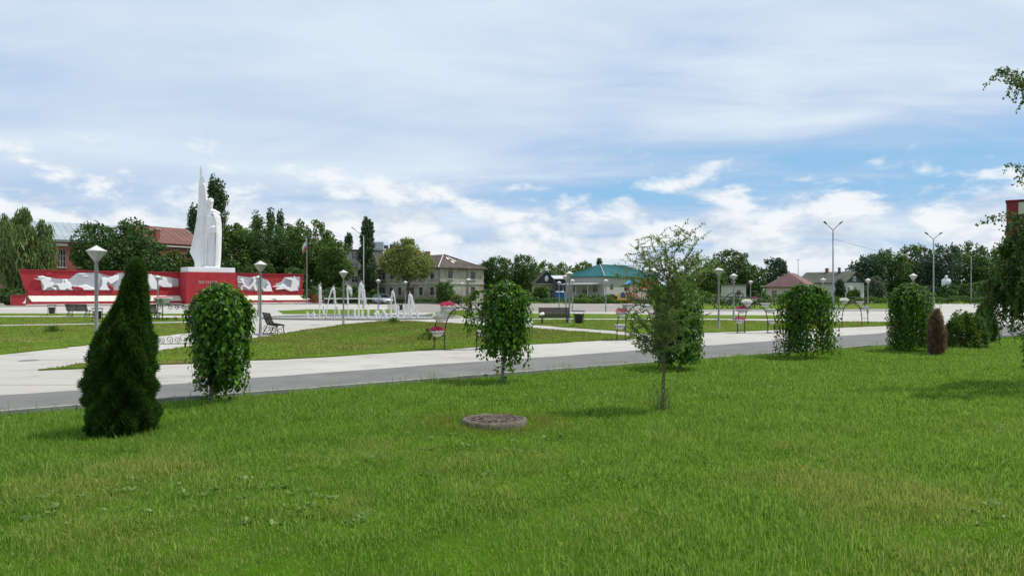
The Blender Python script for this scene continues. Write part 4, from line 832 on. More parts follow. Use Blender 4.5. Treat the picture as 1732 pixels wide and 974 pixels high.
for c_ in (-.7, -.25, .55, 1.0, 1.45): f_.tube(scroll((c_, .84), .17, 1.5, 1.3, flip=1 if c_ > 0 else -1), .02, 5)
f_.build('scroll_beam', M['iron'], t)
bw = MB().lathe([(0, 1.02), (.28, 1.02), (.38, 1.12), (.52, 1.38), (.56, 1.40), (.56, 1.45), (.5, 1.45), (0, 1.40)], 18).build('bowl', M['bowl'], t)
f_ = MB()
for s in (-1, 1): f_.tube([(p[0], -.47, p[2]) for p in scroll((s * .22, 1.22), .17, 1.5, 1.4, flip=s)], .022, 5)
f_.build('scrollwork', M['iron'], bw); V, Fa = flowers(.5, .14, 'red', 500, 9); add('flowers', np_mesh('flowers', V + np.array([0, 0, 1.38]), Fa), M['petal_red'], bw, kind='stuff')
x, y = G(302, 582); t = thing('scroll_rail', 'low wrought iron scroll rail standing on the path beside the nearest mulberry', 'railing', (x, y, 0), R(4))
f_ = MB(); f_.tube([(-.9, 0, .02), (.9, 0, .02)], .012, 5); f_.tube([(-.88, 0, .0), (-.88, 0, .1)], .012, 5); f_.tube([(.88, 0, .0), (.88, 0, .1)], .012, 5); f_.build('bar', M['iron'], t)
for c_, r_ in ((-.55, .10), (-.30, .13), (-.05, .11), (.16, .17), (.55, .13)): MB().tube([(p[0], 0, p[2] + .03) for p in scroll((c_, r_), r_, -1.5, 1.4)], .010, 5).build('scroll', M['iron'], t)

# big iron carriage-like flower frame
x, y = G(1243, 522); d_ = y; t = thing('carriage_planter', 'black iron carriage-shaped flower frame of hoops and bars before the white building', 'flower stand', (x, y, 0), R(3)); q_ = d_ / F
def ring(cx_, cz, r, w=.055, tag_='wheel'):
    o = MB(); o.tube([(cx_ + r * math.cos(a), 0, cz + r * math.sin(a)) for a in np.linspace(0, 2 * math.pi, 21)], w, 6, cap=False)
    for i in range(4): a = i * math.pi / 4; o.tube([(cx_ - r * math.cos(a), 0, cz - r * math.sin(a)), (cx_ + r * math.cos(a), 0, cz + r * math.sin(a))], w * .35, 4)
    return o.build(tag_, M['iron'], t)
ring(-1.75, .55, .55); ring(-.55, .45, .45); ring(.55, .45, .45); ring(2.15, 1.35, .55)
f_ = MB(); f_.tube([(-2.3, 0, .5), (-2.1, 0, 1.3), (-1.7, 0, 1.5), (-1.3, 0, 1.25), (-1.2, 0, .9), (-.9, 0, 1.4), (-.4, 0, 1.7), (.2, 0, 1.72), (.4, 0, 1.2)], .06, 6)
f_.tube([(-1.3, 0, 1.25), (0, 0, 1.3), (1.0, 0, 1.25), (1.7, 0, 1.28)], .055, 6); f_.tube([(.0, 0, 1.3), (.15, 0, 1.75), (.55, 0, 1.85), (.9, 0, 1.6), (.95, 0, 1.25)], .06, 6); f_.tube([(2.15, 0, .8), (2.2, 0, 0)], .05, 6); f_.tube([(-.1, 0, 1.3), (-.1, 0, 0)], .05, 6); f_.tube([(-2.3, 0, .5), (-2.35, 0, 0)], .05, 6); f_.build('frame', M['iron'], t)
bw = MB().lathe([(0, 0), (.2, 0), (.36, .22), (.38, .26), (0, .22)], 14).build('bowl', M['bowl'], t, (2.15, 0, .80)); V, Fa = flowers(.38, .30, 'magenta', 300, 21); add('flowers', np_mesh('flowers', V + np.array([0, 0, .22]), Fa), M['petal_magenta'], bw, kind='stuff')
# ------------------------------------------------------------------ fountain
fcx, fcy = G(612, 537.5)
ft = thing('fountain', 'flat dry-deck fountain with many white water jets on the square', 'fountain', (fcx, fcy, 0))
wet = mat('wet_paving', (.24, .235, .225), .25, .2, .6, .2, 20, spec=.6, col2=(.34, .33, .31), thr=(.45, .65))
n = 56; poly = [(6.6 * math.cos(a), 4.6 * math.sin(a)) for a in np.linspace(0, 2 * math.pi, n, endpoint=False)]
MB().prism(poly, lambda a, b, d: (a, b, d), -.02, .006).build('wet_deck', wet, ft)
V, Fc = [], []
for i in range(n):
    a = 2 * math.pi * i / n
    for (k, z_) in ((1.00, -.02), (1.0, .10), (1.05, .10), (1.05, -.02)): V.append((6.6 * k * math.cos(a), 4.6 * k * math.sin(a), z_))
for i in range(n):
    for j in range(3): Fc.append((i * 4 + j, ((i + 1) % n) * 4 + j, ((i + 1) % n) * 4 + j + 1, i * 4 + j + 1))
me = bpy.data.meshes.new('rim'); me.from_pydata(V, [], Fc); me.update(); add('rim', me, M['kerb'], ft)
wm = bpy.data.materials.new('foam_water'); wm.use_nodes = True; g = NG(wm.node_tree)
p = g.n('ShaderNodeBsdfPrincipled', {'Base Color': (.90, .90, .89, 1), 'Roughness': .35, 'Specular IOR Level': .5}); tl = g.n('ShaderNodeBsdfTranslucent', {'Color': (.90, .90, .89, 1)}); tp = g.n('ShaderNodeBsdfTransparent')
nz = g.noise(g.n('ShaderNodeNewGeometry').outputs['Position'], 9., 3, .6)
mx1 = g.n('ShaderNodeMixShader', {0: .35, 1: p.outputs[0], 2: tl.outputs[0]}); mx2 = g.n('ShaderNodeMixShader', {0: g.step(nz, .52, .72, 0., .55), 1: mx1.outputs[0], 2: tp.outputs[0]}); g.n('ShaderNodeOutputMaterial', {'Surface': mx2.outputs[0]})
def octa(P, S):
    tv = [(1, 0, 0), (-1, 0, 0), (0, 1, 0), (0, -1, 0), (0, 0, 1.3), (0, 0, -1.3)]; tf = [(0, 2, 4), (2, 1, 4), (1, 3, 4), (3, 0, 4), (2, 0, 5), (1, 2, 5), (3, 1, 5), (0, 3, 5)]
    return scatter(tv, tf, P, np.tile([1., 0, 0], (len(P), 1)), np.tile([0, 0, 1.], (len(P), 1)), S)
def jet(bx, by, tx, ty, ex=None, ey=None, r=.05):
    x0, y0 = G(bx, by); y0 = min(max(y0, fcy - 4.0), fcy + 4.0); x0 = X(bx, y0); H = U(by - ty, y0); dxt = U(tx - bx, y0)
    pts = []; m_ = 9
    for i in range(m_ + 1): u = i / m_; pts.append(Vector((dxt * u, 0, H * (1 - (1 - u) ** 2) if abs(dxt) > .08 else H * u)))
    if ex is not None:
        dxe = U(ex - tx, y0); He = U(ey - ty, y0)
        for i in range(1, 6): u = i / 5; pts.append(Vector((dxt + dxe * u, 0, H - He * u * u)))
    N_ = len(pts); rr = [r * (.75 + 1.5 * (min(i, m_) / m_) ** 2) * (1 if i <= m_ else 1 - .13 * (i - m_)) * rng.uniform(.8, 1.25) for i in range(N_)]
    if ex is None: rr = [r * (1.1 - .35 * (i / m_) ** 3) * rng.uniform(.85, 1.2) for i in range(N_)]
    js = MB().tube(pts, rr, 7).build('water_jet', wm, ft, (x0 - fcx, y0 - fcy, .0)); mb = MB()
    nd = int(120 + 240 * H); idx = np.clip((rng.random(nd) ** .35 * N_).astype(int), 0, N_ - 1); P = np.array([pts[i] for i in idx]) + rng.normal(size=(nd, 3)) * np.array([.035, .035, .11]) * (.3 + 1.0 * idx / N_)[:, None]; P[:, 2] = np.maximum(P[:, 2], .02)
    V, Fa = octa(P, rng.uniform(.006, .022, nd)); mb.raw(V, Fa.tolist())
    sp_ = 50; P = np.stack([rng.normal(0, .18, sp_), rng.normal(0, .18, sp_), np.abs(rng.normal(0, .06, sp_))], 1); V, Fa = octa(P, rng.uniform(.006, .018, sp_)); mb.raw(V, Fa.tolist())
    j = js; mb.build('droplets', wm, js, kind='stuff')
    MB().lathe([(.06, 0), (.09, .0), (.07, .03), (.03, .035)], 8).build('nozzle', M['iron'], j)
q = lambda a, b: (500 + a / 4.87, 360 + b / 4.87)
for b_, t_, e_ in (((197, 882), (200, 612), (208, 735)), ((248, 868), (312, 628), (326, 742)), ((435, 872), (428, 620), (460, 655)), ((522, 872), (540, 588), (575, 735)), ((515, 870), (530, 600), (550, 700)), ((832, 862), (803, 658), (782, 800)), ((922, 862), (940, 682), (975, 790)), ((935, 858), (945, 690), (960, 780)), ((318, 862), (338, 770), (362, 830)), ((655, 872), (670, 815), (690, 860)), ((705, 868), (720, 808), (745, 850))):
    jet(*q(*b_), *q(*t_), *q(*e_), r=.040)
for b_, t_ in (((98, 885), (98, 838)), ((150, 872), (150, 828)), ((232, 850), (232, 768)), ((487, 866), (487, 803)), ((550, 870), (550, 815)), ((598, 866), (598, 804)), ((660, 880), (660, 838)), ((785, 840), (785, 800)), ((842, 860), (845, 778)), ((893, 845), (896, 768)), ((950, 866), (950, 818)), ((1005, 862), (1005, 824)), ((745, 876), (745, 845))):
    jet(*q(*b_), *q(*t_), r=.075)
# ------------------------------------------------------------------ buildings
BM = {}
BM['brick'] = mat('red_brick', (.27, .085, .065), .9, .16, .5, .3, 6, col2=(.34, .15, .12), thr=(.5, .7))
BM['shabby'] = mat('shabby_plaster', (.37, .345, .295), .95, .16, 1.3, .4, 8, col2=(.27, .18, .13), thr=(.52, .66))
BM['beige'] = mat('beige_block', (.34, .33, .28), .9, .1, .5)
BM['pale'] = mat('pale_wall', (.44, .43, .40), .85, .08, .5)
BM['whitewall'] = mat('white_wall', (.50, .49, .46), .85, .08, .5)
BM['tan'] = mat('tan_wall', (.36, .30, .21), .9, .1, .6)
BM['pinkwall'] = mat('pink_wall', (.52, .42, .38), .9, .1, .6)
BM['greyroof'] = mat('grey_metal_roof', (.33, .37, .39), .5, .12, .4, metal=.2, col2=(.26, .29, .31), thr=(.5, .7))
BM['rustroof'] = mat('rust_roof', (.15, .062, .045), .7, .18, .4, col2=(.19, .09, .065), thr=(.5, .7))
BM['slate'] = mat('old_slate_roof', (.095, .078, .068), 1., .25, .8, .3, 9, spec=.05, col2=(.17, .14, .12), thr=(.52, .7))
BM['darkroof'] = mat('dark_roof', (.10, .105, .11), .8, .2, .6)
BM['teal'] = mat('teal_metal_roof', (.012, .105, .112), .65, .1, .4, spec=.2)
BM['pinkroof'] = mat('red_tile_roof', (.19, .115, .112), .9, .12, .6, spec=.1)
BM['gambrel'] = mat('grey_shingle_roof', (.10, .104, .085), 1., .2, .6, spec=.05)
BM['darkboard'] = mat('dark_boarding', (.060, .068, .080), .8, .15, .8)
BM['frame'] = mat('window_frame', (.55, .55, .52), .6, .1, 3)
BM['oldframe'] = mat('old_window_frame', (.20, .17, .14), .8, .2, 3)
BM['pane'] = mat('window_pane', (.025, .03, .035), .08, .2, .5, spec=.8)
BM['redpanel'] = mat('dark_red_panel', (.20, .018, .024), .7, .08, .3)
BM['creampanel'] = mat('cream_panel', (.50, .50, .40), .8, .08, .3)
BM['metalwhite'] = mat('light_sheet', (.48, .50, .53), .5, .08, .6)
BM['blue'] = mat('blue_plastic', (.02, .11, .36), .5, .1, 1.)
BM['trim'] = mat('pale_trim', (.52, .50, .46), .85, .1, 1.)
def face(mb, o, u, w, h, ops, dep=.18):                   # a wall of w x h with real openings; outside is u turned right
    ux, uy = u; nx, ny = uy, -ux; P = lambda a, z, k=0.: (o[0] + ux * a - nx * k, o[1] + uy * a - ny * k, z)
    xs = sorted({0., w, *[q for p in ops for q in (p[0], p[2])]}); zs = sorted({0., h, *[q for p in ops for q in (p[1], p[3])]})
    for i in range(len(xs) - 1):
        for j in range(len(zs) - 1):
            cx_, cz = (xs[i] + xs[i + 1]) / 2, (zs[j] + zs[j + 1]) / 2
            if any(p[0] < cx_ < p[2] and p[1] < cz < p[3] for p in ops): continue
            mb.raw([P(xs[i], zs[j]), P(xs[i + 1], zs[j]), P(xs[i + 1], zs[j + 1]), P(xs[i], zs[j + 1])], [(0, 1, 2, 3)])
    for (a, b, c, d) in ops:
        q = [(a, b), (c, b), (c, d), (a, d)]
        for k in range(4): p, r = q[k], q[(k + 1) % 4]; mb.raw([P(*p), P(*p, dep), P(*r, dep), P(*r)], [(0, 1, 2, 3)])
def windows(t, o, u, ops, fm, dep=.18, bars=(1, 1), sill=None):
    ux, uy = u; an = math.atan2(uy, ux); nx, ny = uy, -ux
    for (a, b, c, d) in ops:
        cx_ = (a + c) / 2; w, h = c - a, d - b; e = .08; lo = (o[0] + ux * cx_ - nx * (dep - .06), o[1] + uy * cx_ - ny * (dep - .06), b)
        fr = MB(); fr.box((0, 0, e / 2), (w, .07, e)); fr.box((0, 0, h - e / 2), (w, .07, e))
        for s in (-1, 1): fr.box((s * (w / 2 - e / 2), 0, h / 2), (e, .07, h - 2 * e - .004))
        for i in range(bars[0]): fr.box((-w / 2 + w * (i + 1) / (bars[0] + 1), .003, h / 2), (.06, .05, h - 2 * e))
        for i in range(bars[1]): fr.box((0, .006, h * (.62 if bars[1] == 1 else (i + 1) / (bars[1] + 1))), (w - 2 * e, .045, .055))
        f = fr.build('window', fm, t, lo, (0, 0, an)); MB().box((0, .03, h / 2), (w - .02, .012, h - .02)).build('pane', BM['pane'], f)
        if sill: MB().box((0, -(dep - .06) - .06, -.06), (w + .3, .22, .09)).build('sill', sill, f)
def hip(mb, w, dp, z0, z1, ov=.4, run=None, th=.12):      # local: x 0..w, y 0..dp
    run = run if run is not None else min(w, dp) / 2; a, b, c, d = -ov, w + ov, -ov, dp + ov
    if w >= dp: r0, r1 = (run, dp / 2), (w - run, dp / 2)
    else: r0, r1 = (w / 2, run), (w / 2, dp - run)
    V = [(a, c, z0), (b, c, z0), (b, d, z0), (a, d, z0), (*r0, z1), (*r1, z1)]; Vb = [(p[0], p[1], z0 - th) for p in V[:4]]
    Fc = [(0, 1, 5, 4), (1, 2, 5), (2, 3, 4, 5), (3, 0, 4)] if w >= dp else [(0, 1, 4), (1, 2, 5, 4), (2, 3, 5), (3, 0, 4, 5)]
    mb.raw(V + Vb, Fc + [(0, 6, 7, 1), (1, 7, 8, 2), (2, 8, 9, 3), (3, 9, 6, 0), (6, 9, 8, 7)]); return r0, r1
def gable(mb, w, dp, z0, z1, ov=.4, th=.12, axis='x'):    # ridge along x or along y
    if axis == 'x': A = [(-ov, -ov, z0), (w + ov, -ov, z0), (w + ov, dp / 2, z1), (-ov, dp / 2, z1), (w + ov, dp + ov, z0), (-ov, dp + ov, z0)]
    else: A = [(-ov, dp + ov, z0), (-ov, -ov, z0), (w / 2, -ov, z1), (w / 2, dp + ov, z1), (w + ov, -ov, z0), (w + ov, dp + ov, z0)]
    V = A + [(p[0], p[1], p[2] - th) for p in A]
    mb.raw(V, [(0, 1, 2, 3), (3, 2, 4, 5), (0, 6, 7, 1), (1, 7, 8, 2), (2, 8, 10, 4), (4, 10, 11, 5), (5, 11, 9, 3), (3, 9, 6, 0), (6, 9, 8, 7), (9, 11, 10, 8)])
def seams(t, p, q, r, s, n, m, name='roof_seam'):          # raised standing seams between eave p-q and ridge r-s
    mb = MB(); p, q, r, s = map(Vector, (p, q, r, s))
    for i in range(1, n): u = i / n; mb.tube([p.lerp(q, u), r.lerp(s, u)], .035, 4)
    return mb.build(name, m, t)
def frame_of(px0, d0, px1, d1):
    a = Vector((X(px0, d0), d0)); b = Vector((X(px1, d1), d1)); u = (b - a).normalized(); return a, math.atan2(u.y, u.x), (b - a).length
def rect(t, w, dp, h, ops, m, dep=.18):                    # four walls, openings per side: f(ront) r(ight) b(ack) l(eft)
    mb = MB(); sides = {'f': ((0, 0), (1, 0), w), 'r': ((w, 0), (0, 1), dp), 'b': ((w, dp), (-1, 0), w), 'l': ((0, dp), (0, -1), dp)}
    for k, (o, u, L) in sides.items(): face(mb, o, u, L, h, ops.get(k, []), dep)
    return mb.build('wall', m, t), sides

# shabby two-storey house: its corner points at the camera
a, ang, L = frame_of(742, 130, 818, 137); Ls = 24.9
t = thing('shabby_house', 'shabby two-storey plastered house with a patched brown hip roof behind the square', 'house', (a.x, a.y, -.02), ang)
fr_ = [(2.0, 4.15, 3.0, 5.45), (7.1, 4.1, 8.15, 5.4), (2.0, 1.5, 3.0, 2.75), (7.1, 1.45, 8.15, 2.75)]
lf = []
def s_of(px): u = Vector((math.cos(ang), math.sin(ang))); v = Vector((-u.y, u.x)); k = (px - CX) / F; return (k * a.y - a.x) / (v.x - k * v.y)
for zx_, up in ((1095, 1), (1095, 0), (972, 0), (880, 0), (840, 0), (743, 0), (650, 0), (655, 1), (568, 1), (524, 1), (566, 0), (533, 0), (447, 1), (440, 0), (790, 1), (900, 1), (1000, 1)):
    s = Ls - s_of(560 + zx_ / 6.415); lf.append((s - .5, 4.1 if up else 1.3, s + .5, 5.4 if up else 2.7))
rect(t, L, Ls, 6.0, {'f': fr_, 'l': lf}, BM['shabby']); windows(t, (0, 0), (1, 0), fr_, BM['oldframe'], sill=BM['trim']); windows(t, (0, Ls), (0, -1), lf, BM['oldframe'], sill=BM['trim'])
rf = MB(); r0, r1 = hip(rf, L, Ls, 6.02, 8.55, .45); rf = rf.build('roof', BM['slate'], t)
MB().tube([(-.45, -.45, 6.05), (*r0, 8.6)], .09, 5).build('hip_cap', BM['trim'], rf); MB().tube([(L + .45, -.45, 6.05), (*r0, 8.6)], .07, 5).build('hip_cap', BM['slate'], rf)
for (u0, u1, w0, w1) in ((.30, .42, .60, .78), (.52, .60, .45, .8), (.38, .46, .35, .5)):
    q = lambda u, w: Vector((-.45, -.45, 6.02)).lerp(Vector((L + .45, -.45, 6.02)), u).lerp(Vector((*r0, 8.55)), w) + Vector((0, -.02, .05))
    MB().raw([q(u0, w0), q(u1, w0), q(u1, w1), q(u0, w1)], [(0, 1, 2, 3)]).build('roof_patch', BM['trim'], rf)
MB().box((L / 2, -.05, 3.35), (L + .08, .14, .16)).build('cornice', BM['trim'], t); MB().box((-.05, Ls / 2, 3.35), (.14, Ls, .16)).build('cornice', BM['trim'], t)
MB().box((L * .62, -.09, 3.0), (.10, .12, 5.9)).build('drainpipe', BM['oldframe'], t); MB().box((.1, -.09, 3.0), (.12, .12, 5.9)).build('drainpipe', BM['oldframe'], t)
for yy in (10, 17): MB().box((L / 2 + .3, yy, 8.7), (.7, .7, 1.2)).build('chimney', BM['brick'], rf)

# apartment block and brown-roofed house behind
a, ang, L = frame_of(545, 172, 648, 176); H_ = Z(423, 172)
t = thing('apartment_block', 'grey-beige flat-roofed apartment block behind the poplar', 'building', (a.x, a.y, 0), ang)
ops = [(x_, z_, x_ + 1.5, z_ + 1.5) for z_ in (1.2, 4.0, 6.8, 9.2) if z_ + 1.6 < H_ for x_ in np.arange(1.0, L - 2, 2.7)]
rect(t, L, 11, H_, {'f': ops}, BM['beige']); windows(t, (0, 0), (1, 0), ops, BM['frame'])
MB().box((L / 2, 5.5, H_ + .12), (L + .8, 11.8, .28)).build('roof', BM['darkroof'], t)
for z_ in (3.6, 6.4, 8.9):
    for x_ in (3.4, 8.8): b = MB().box((x_ + .9, -.55, z_ + .42), (2.6, 1.1, .95)).build('balcony', BM['metalwhite'], t); MB().box((x_ + .9, -.55, z_ - .09), (2.7, 1.16, .12)).build('floor_slab', BM['trim'], b)
a, ang, L = frame_of(628, 158, 735, 160); H_ = Z(452, 158); Hr = Z(419, 164)
t = thing('brown_roofed_building', 'old building with a tall brown roof and white roof box behind the olive tree', 'building', (a.x, a.y, 0), ang)
rect(t, L, 12, H_, {}, BM['beige']); rf = MB(); hip(rf, L, 12, H_ + .03, Hr, .4, 3.5); rf = rf.build('roof', BM['rustroof'], t)
MB().box((X(643, 160) - a.x, 5, Hr + .35), (1.9, 1.6, 1.5)).build('roof_box', BM['metalwhite'], rf); MB().box((X(655, 160) - a.x, 5, Hr + .1), (.9, .9, .7)).build('chimney', BM['darkroof'], rf); MB().box((X(665, 160) - a.x, 5, Hr + .2), (.9, .9, .9)).build('chimney', BM['darkroof'], rf)

# red brick school with the grey roof, and the brown-roofed wing
a, ang, L = frame_of(15, 127, 262, 143); H_ = Z(403, 129); Hr = Z(377, 139)
t = thing('brick_school', 'red brick building with a grey sheet-metal roof behind the willow', 'building', (a.x, a.y, 0), ang)
u = Vector((math.cos(ang), math.sin(ang)))
def t_of(px): k = (px - CX) / F; return (k * a.y - a.x) / (u.x - k * u.y)
tw0 = t_of(97.5); tw1 = t_of(111.5); step_ = 3.1; ops = []
for i in range(-2, 7):
    x0 = tw0 + i * step_
    if .4 < x0 < L - 2: ops += [(x0, 6.1, x0 + (tw1 - tw0), 9.15), (x0, 1.6, x0 + (tw1 - tw0), 4.4)]
rect(t, L, 13, H_, {'f': ops}, BM['brick'], .25); windows(t, (0, 0), (1, 0), ops, BM['frame'], .25, (2, 2), BM['trim'])
for p in ops:
    if p[1] > 5: MB().box(((p[0] + p[2]) / 2, -.06, 9.95), (p[2] - p[0] + .5, .14, .45)).build('brick_panel', BM['trim'], t)
MB().box((L / 2, -.18, H_ - .25), (L + .3, .4, .3)).build('cornice', BM['trim'], t)
rf = MB(); gable(rf, L, 13, H_, Hr, .5); rf = rf.build('roof', BM['greyroof'], t); seams(rf, (-.5, -.5, H_ + .02), (L + .5, -.5, H_ + .02), (-.5, 6.5, Hr + .02), (L + .5, 6.5, Hr + .02), 22, BM['greyroof'])
MB().box((t_of(57), 6, Hr + .6), (.35, .35, 1.9)).build('vent_pipe', BM['darkroof'], rf)
a, ang, L = frame_of(252, 140, 345, 150); H_ = Z(411, 142); Hr = Z(384, 149)
t = thing('brick_building', 'brick building with a ribbed rust-brown roof left of the statue', 'building', (a.x, a.y, 0), ang)
ops = [(x_, 6.2, x_ + 1.3, 9.0) for x_ in np.arange(1, L - 2, 2.6)]; rect(t, L, 12, H_, {'f': ops}, BM['brick']); windows(t, (0, 0), (1, 0), ops, BM['frame'])
rf = MB(); gable(rf, L, 12, H_, Hr, .4); rf = rf.build('roof', BM['rustroof'], t); seams(rf, (-.4, -.4, H_ + .02), (L + .4, -.4, H_ + .02), (-.4, 6, Hr + .02), (L + .4, 6, Hr + .02), 11, BM['rustroof'])
MB().box((2.2, 1.0, H_ + 1.2), (.85, .85, 2.6)).build('chimney', BM['brick'], rf); MB().box((2.2, 1.0, H_ + 2.55), (1.05, 1.05, .18)).build('chimney_cap', BM['trim'], rf)
MB().box((L / 2, -.15, H_ - .5), (L, .34, .25)).build('cornice', BM['trim'], t)

# gabled kiosk house
d_ = 165; x0, x1 = X(905, d_), X(944, d_); w = x1 - x0; t = thing('gable_house', 'small house with a dark boarded gable and a white oval, left of the blue cabins', 'house', (x0, d_, 0), R(4))
H_ = Z(480, d_); Hr = Z(459, d_); ops = [(1.0, 1.0, 1.9, 2.4), (3.2, .1, 4.1, 2.3)]; rect(t, w, 7, H_, {'f': ops}, BM['tan']); windows(t, (0, 0), (1, 0), ops, BM['frame'])
MB().raw([(0, 0, H_), (w, 0, H_), (w / 2, 0, Hr), (0, .2, H_), (w, .2, H_), (w / 2, .2, Hr)], [(0, 1, 2), (3, 5, 4)]).build('gable_board', BM['darkboard'], t)
rf = MB(); gable(rf, w, 7, H_ + .05, Hr + .12, .3, .12, 'y'); rf.build('roof', BM['slate'], t); MB().box((w / 2, -.12, H_ - .02), (w + .5, .3, .14)).build('cornice', BM['trim'], t)
MB().prism([(w / 2 + .38 * math.cos(q), H_ + 1.15 + .62 * math.sin(q)) for q in np.linspace(0, 2 * math.pi, 18, endpoint=False)], lambda p, q, r: (p, r, q), -.01, -.07).build('oval_sign', M['relief_white'], t)
# low dark shed with a sheet fence
d_ = 158; x0, x1 = X(939, d_), X(990, d_); w = x1 - x0; t = thing('dark_shed', 'low dark shed with a pale sloping roof beside the teal-roofed building', 'shed', (x0, d_, 0), R(2)); H_ = Z(472, d_)
ops = [(w - 2.0, 2.2, w - 1.1, 3.1)]; rect(t, w, 6, H_, {'f': ops}, BM['darkboard']); windows(t, (0, 0), (1, 0), ops, M['relief_white'])
MB().box((w / 2, 2.8, H_ + .42), (w + .7, 7.2, .14), rx=.11).build('roof', BM['metalwhite'], t)
t = thing('sheet_fence', 'pale corrugated sheet fence in front of the dark shed', 'fence', (X(941, 156), 156, 0), R(2)); wf = U(46, 156)
for i in range(int(wf / .62)): MB().box((.31 + i * .62, (i % 2) * .03, .95), (.60, .05, 1.9)).build('sheet', BM['metalwhite'], t)
# teal-roofed building with a porch
a, ang, L = frame_of(1022, 150, 1112, 163); H_ = Z(467, 150); Ls = 9.5
t = thing('teal_roofed_building', 'pale building with a teal metal hip roof behind the playground', 'building', (a.x, a.y, 0), ang)
ops = [(1.9, 2.2, 2.9, 3.4), (6.5, 2.0, 8, 3.4), (11.5, 2, 13, 3.4)]; lops = [(1.2, 1.8, 2.4, 3.2), (4, .1, 5.2, 2.4), (6.6, 1.8, 7.8, 3.2)]
rect(t, L, Ls, H_, {'f': ops, 'l': lops}, BM['pale']); windows(t, (0, 0), (1, 0), ops, BM['frame']); windows(t, (0, Ls), (0, -1), lops, BM['frame'])
rf = MB(); r0, r1 = hip(rf, L, Ls, H_, 7.5, .55); rf = rf.build('roof', BM['teal'], t); MB().tube([(-.55, -.55, H_ + .03), (*r0, 7.54)], .07, 5).build('hip_cap', BM['metalwhite'], rf)
seams(rf, (-.55, -.55, H_ + .02), (L + .55, -.55, H_ + .02), (*r0, 7.52), (*r1, 7.52), 26, BM['teal']); seams(rf, (-.55, Ls + .55, H_ + .02), (-.55, -.55, H_ + .02), (*r0, 7.52), (*r0, 7.52), 14, BM['teal'])
pc = MB().box((-2.2, Ls * .45, 3.5), (3.6, Ls * .8, .14), ry=-.06).build('porch_roof', BM['metalwhite'], t)
for yy in (1.2, 4.2, 7.4): MB().tube([(-3.6, yy, 0), (-3.6, yy, 3.4)], .07, 6).build('post', BM['trim'], pc)
# small white building by the iron carriage
d_ = 138; x0, x1 = X(1226, d_), X(1261, d_); w = x1 - x0; t = thing('white_hut', 'small white flat-roofed hut behind the iron flower carriage', 'hut', (x0, d_, 0), R(-6)); H_ = Z(482, d_)
ops = [(w - 1.6, 1.3, w - .9, 2.2)]; rect(t, w, 4, H_, {'f': ops}, BM['whitewall']); windows(t, (0, 0), (1, 0), ops, BM['oldframe']); MB().box((w / 2, 2, H_ + .09), (w + .7, 4.8, .16)).build('roof', BM['darkroof'], t)
# houses on the right
a, ang, L = frame_of(1296, 150, 1366, 146); H_ = Z(485, 150); Hr = Z(461.5, 152)
t = thing('red_roofed_house', 'low house with a dusty red hip roof, left of the tall street light', 'house', (a.x, a.y, 0), ang); ops = [(x_, .9, x_ + 1, 2.2) for x_ in (1, 3.2, 5.4)]
rect(t, L, 9, H_, {'f': ops}, BM['pinkwall']); windows(t, (0, 0), (1, 0), ops, BM['frame']); rf = MB(); hip(rf, L, 9, H_ + .02, Hr, .5, 1.7); rf = rf.build('roof', BM['pinkroof'], t); MB().box((2.9, 1.8, H_ + 1.6), (.6, .6, 1.5)).build('chimney', BM['brick'], rf)
a, ang, L = frame_of(1350, 160, 1428, 152); H_ = Z(478, 153); Hr = Z(460, 155)
t = thing('grey_roofed_house', 'white house with a grey roof and dark gable behind the tall street light', 'house', (a.x, a.y, 0), ang); ops = [(1.5, 1, 2.6, 2.3), (5, 1, 6.1, 2.3)]; rops = [(1.2, 1.0, 2.2, 2.8), (3.6, 1.0, 4.6, 2.8), (5.4, 1, 6.2, 2.4)]
rect(t, L, 7.5, H_, {'f': ops, 'r': rops}, BM['whitewall']); windows(t, (0, 0), (1, 0), ops, BM['frame']); windows(t, (L, 0), (0, 1), rops, BM['frame'])
MB().raw([(L, 0, H_), (L, 7.5, H_), (L, 3.75, Hr), (L - .2, 0, H_), (L - .2, 7.5, H_), (L - .2, 3.75, Hr)], [(0, 1, 2), (3, 5, 4)]).build('gable_board', BM['darkboard'], t)
wn = MB().box((L + .05, 3.75, H_ + .8), (.1, .9, .9)).build('attic_window', M['relief_white'], t); MB().box((L + .11, 3.75, H_ + .8), (.03, .65, .65)).build('pane', BM['pane'], wn)
rf = MB(); gable(rf, L, 7.5, H_ + .03, Hr + .1, .5); rf = rf.build('roof', BM['gambrel'], t); MB().box((4.2, 3.75, Hr + .4), (.5, .5, 1.0)).build('chimney', BM['brick'], rf); MB().box((7.2, 3.2, Hr + .4), (.4, .4, 1.1)).build('chimney', BM['darkroof'], rf)
a, ang, L = frame_of(1432, 172, 1470, 176); t = thing('far_house', 'distant low house with a dark roof between the grey-roofed house and the trees', 'house', (a.x, a.y, 0), ang); rect(t, L, 6, 2.8, {'f': [(1, 1, 2, 2.2)]}, BM['pale']); windows(t, (0, 0), (1, 0), [(1, 1, 2, 2.2)], BM['frame']); rf = MB(); gable(rf, L, 6, 2.8, 4.4, .4); rf.build('roof', BM['darkroof'], t)
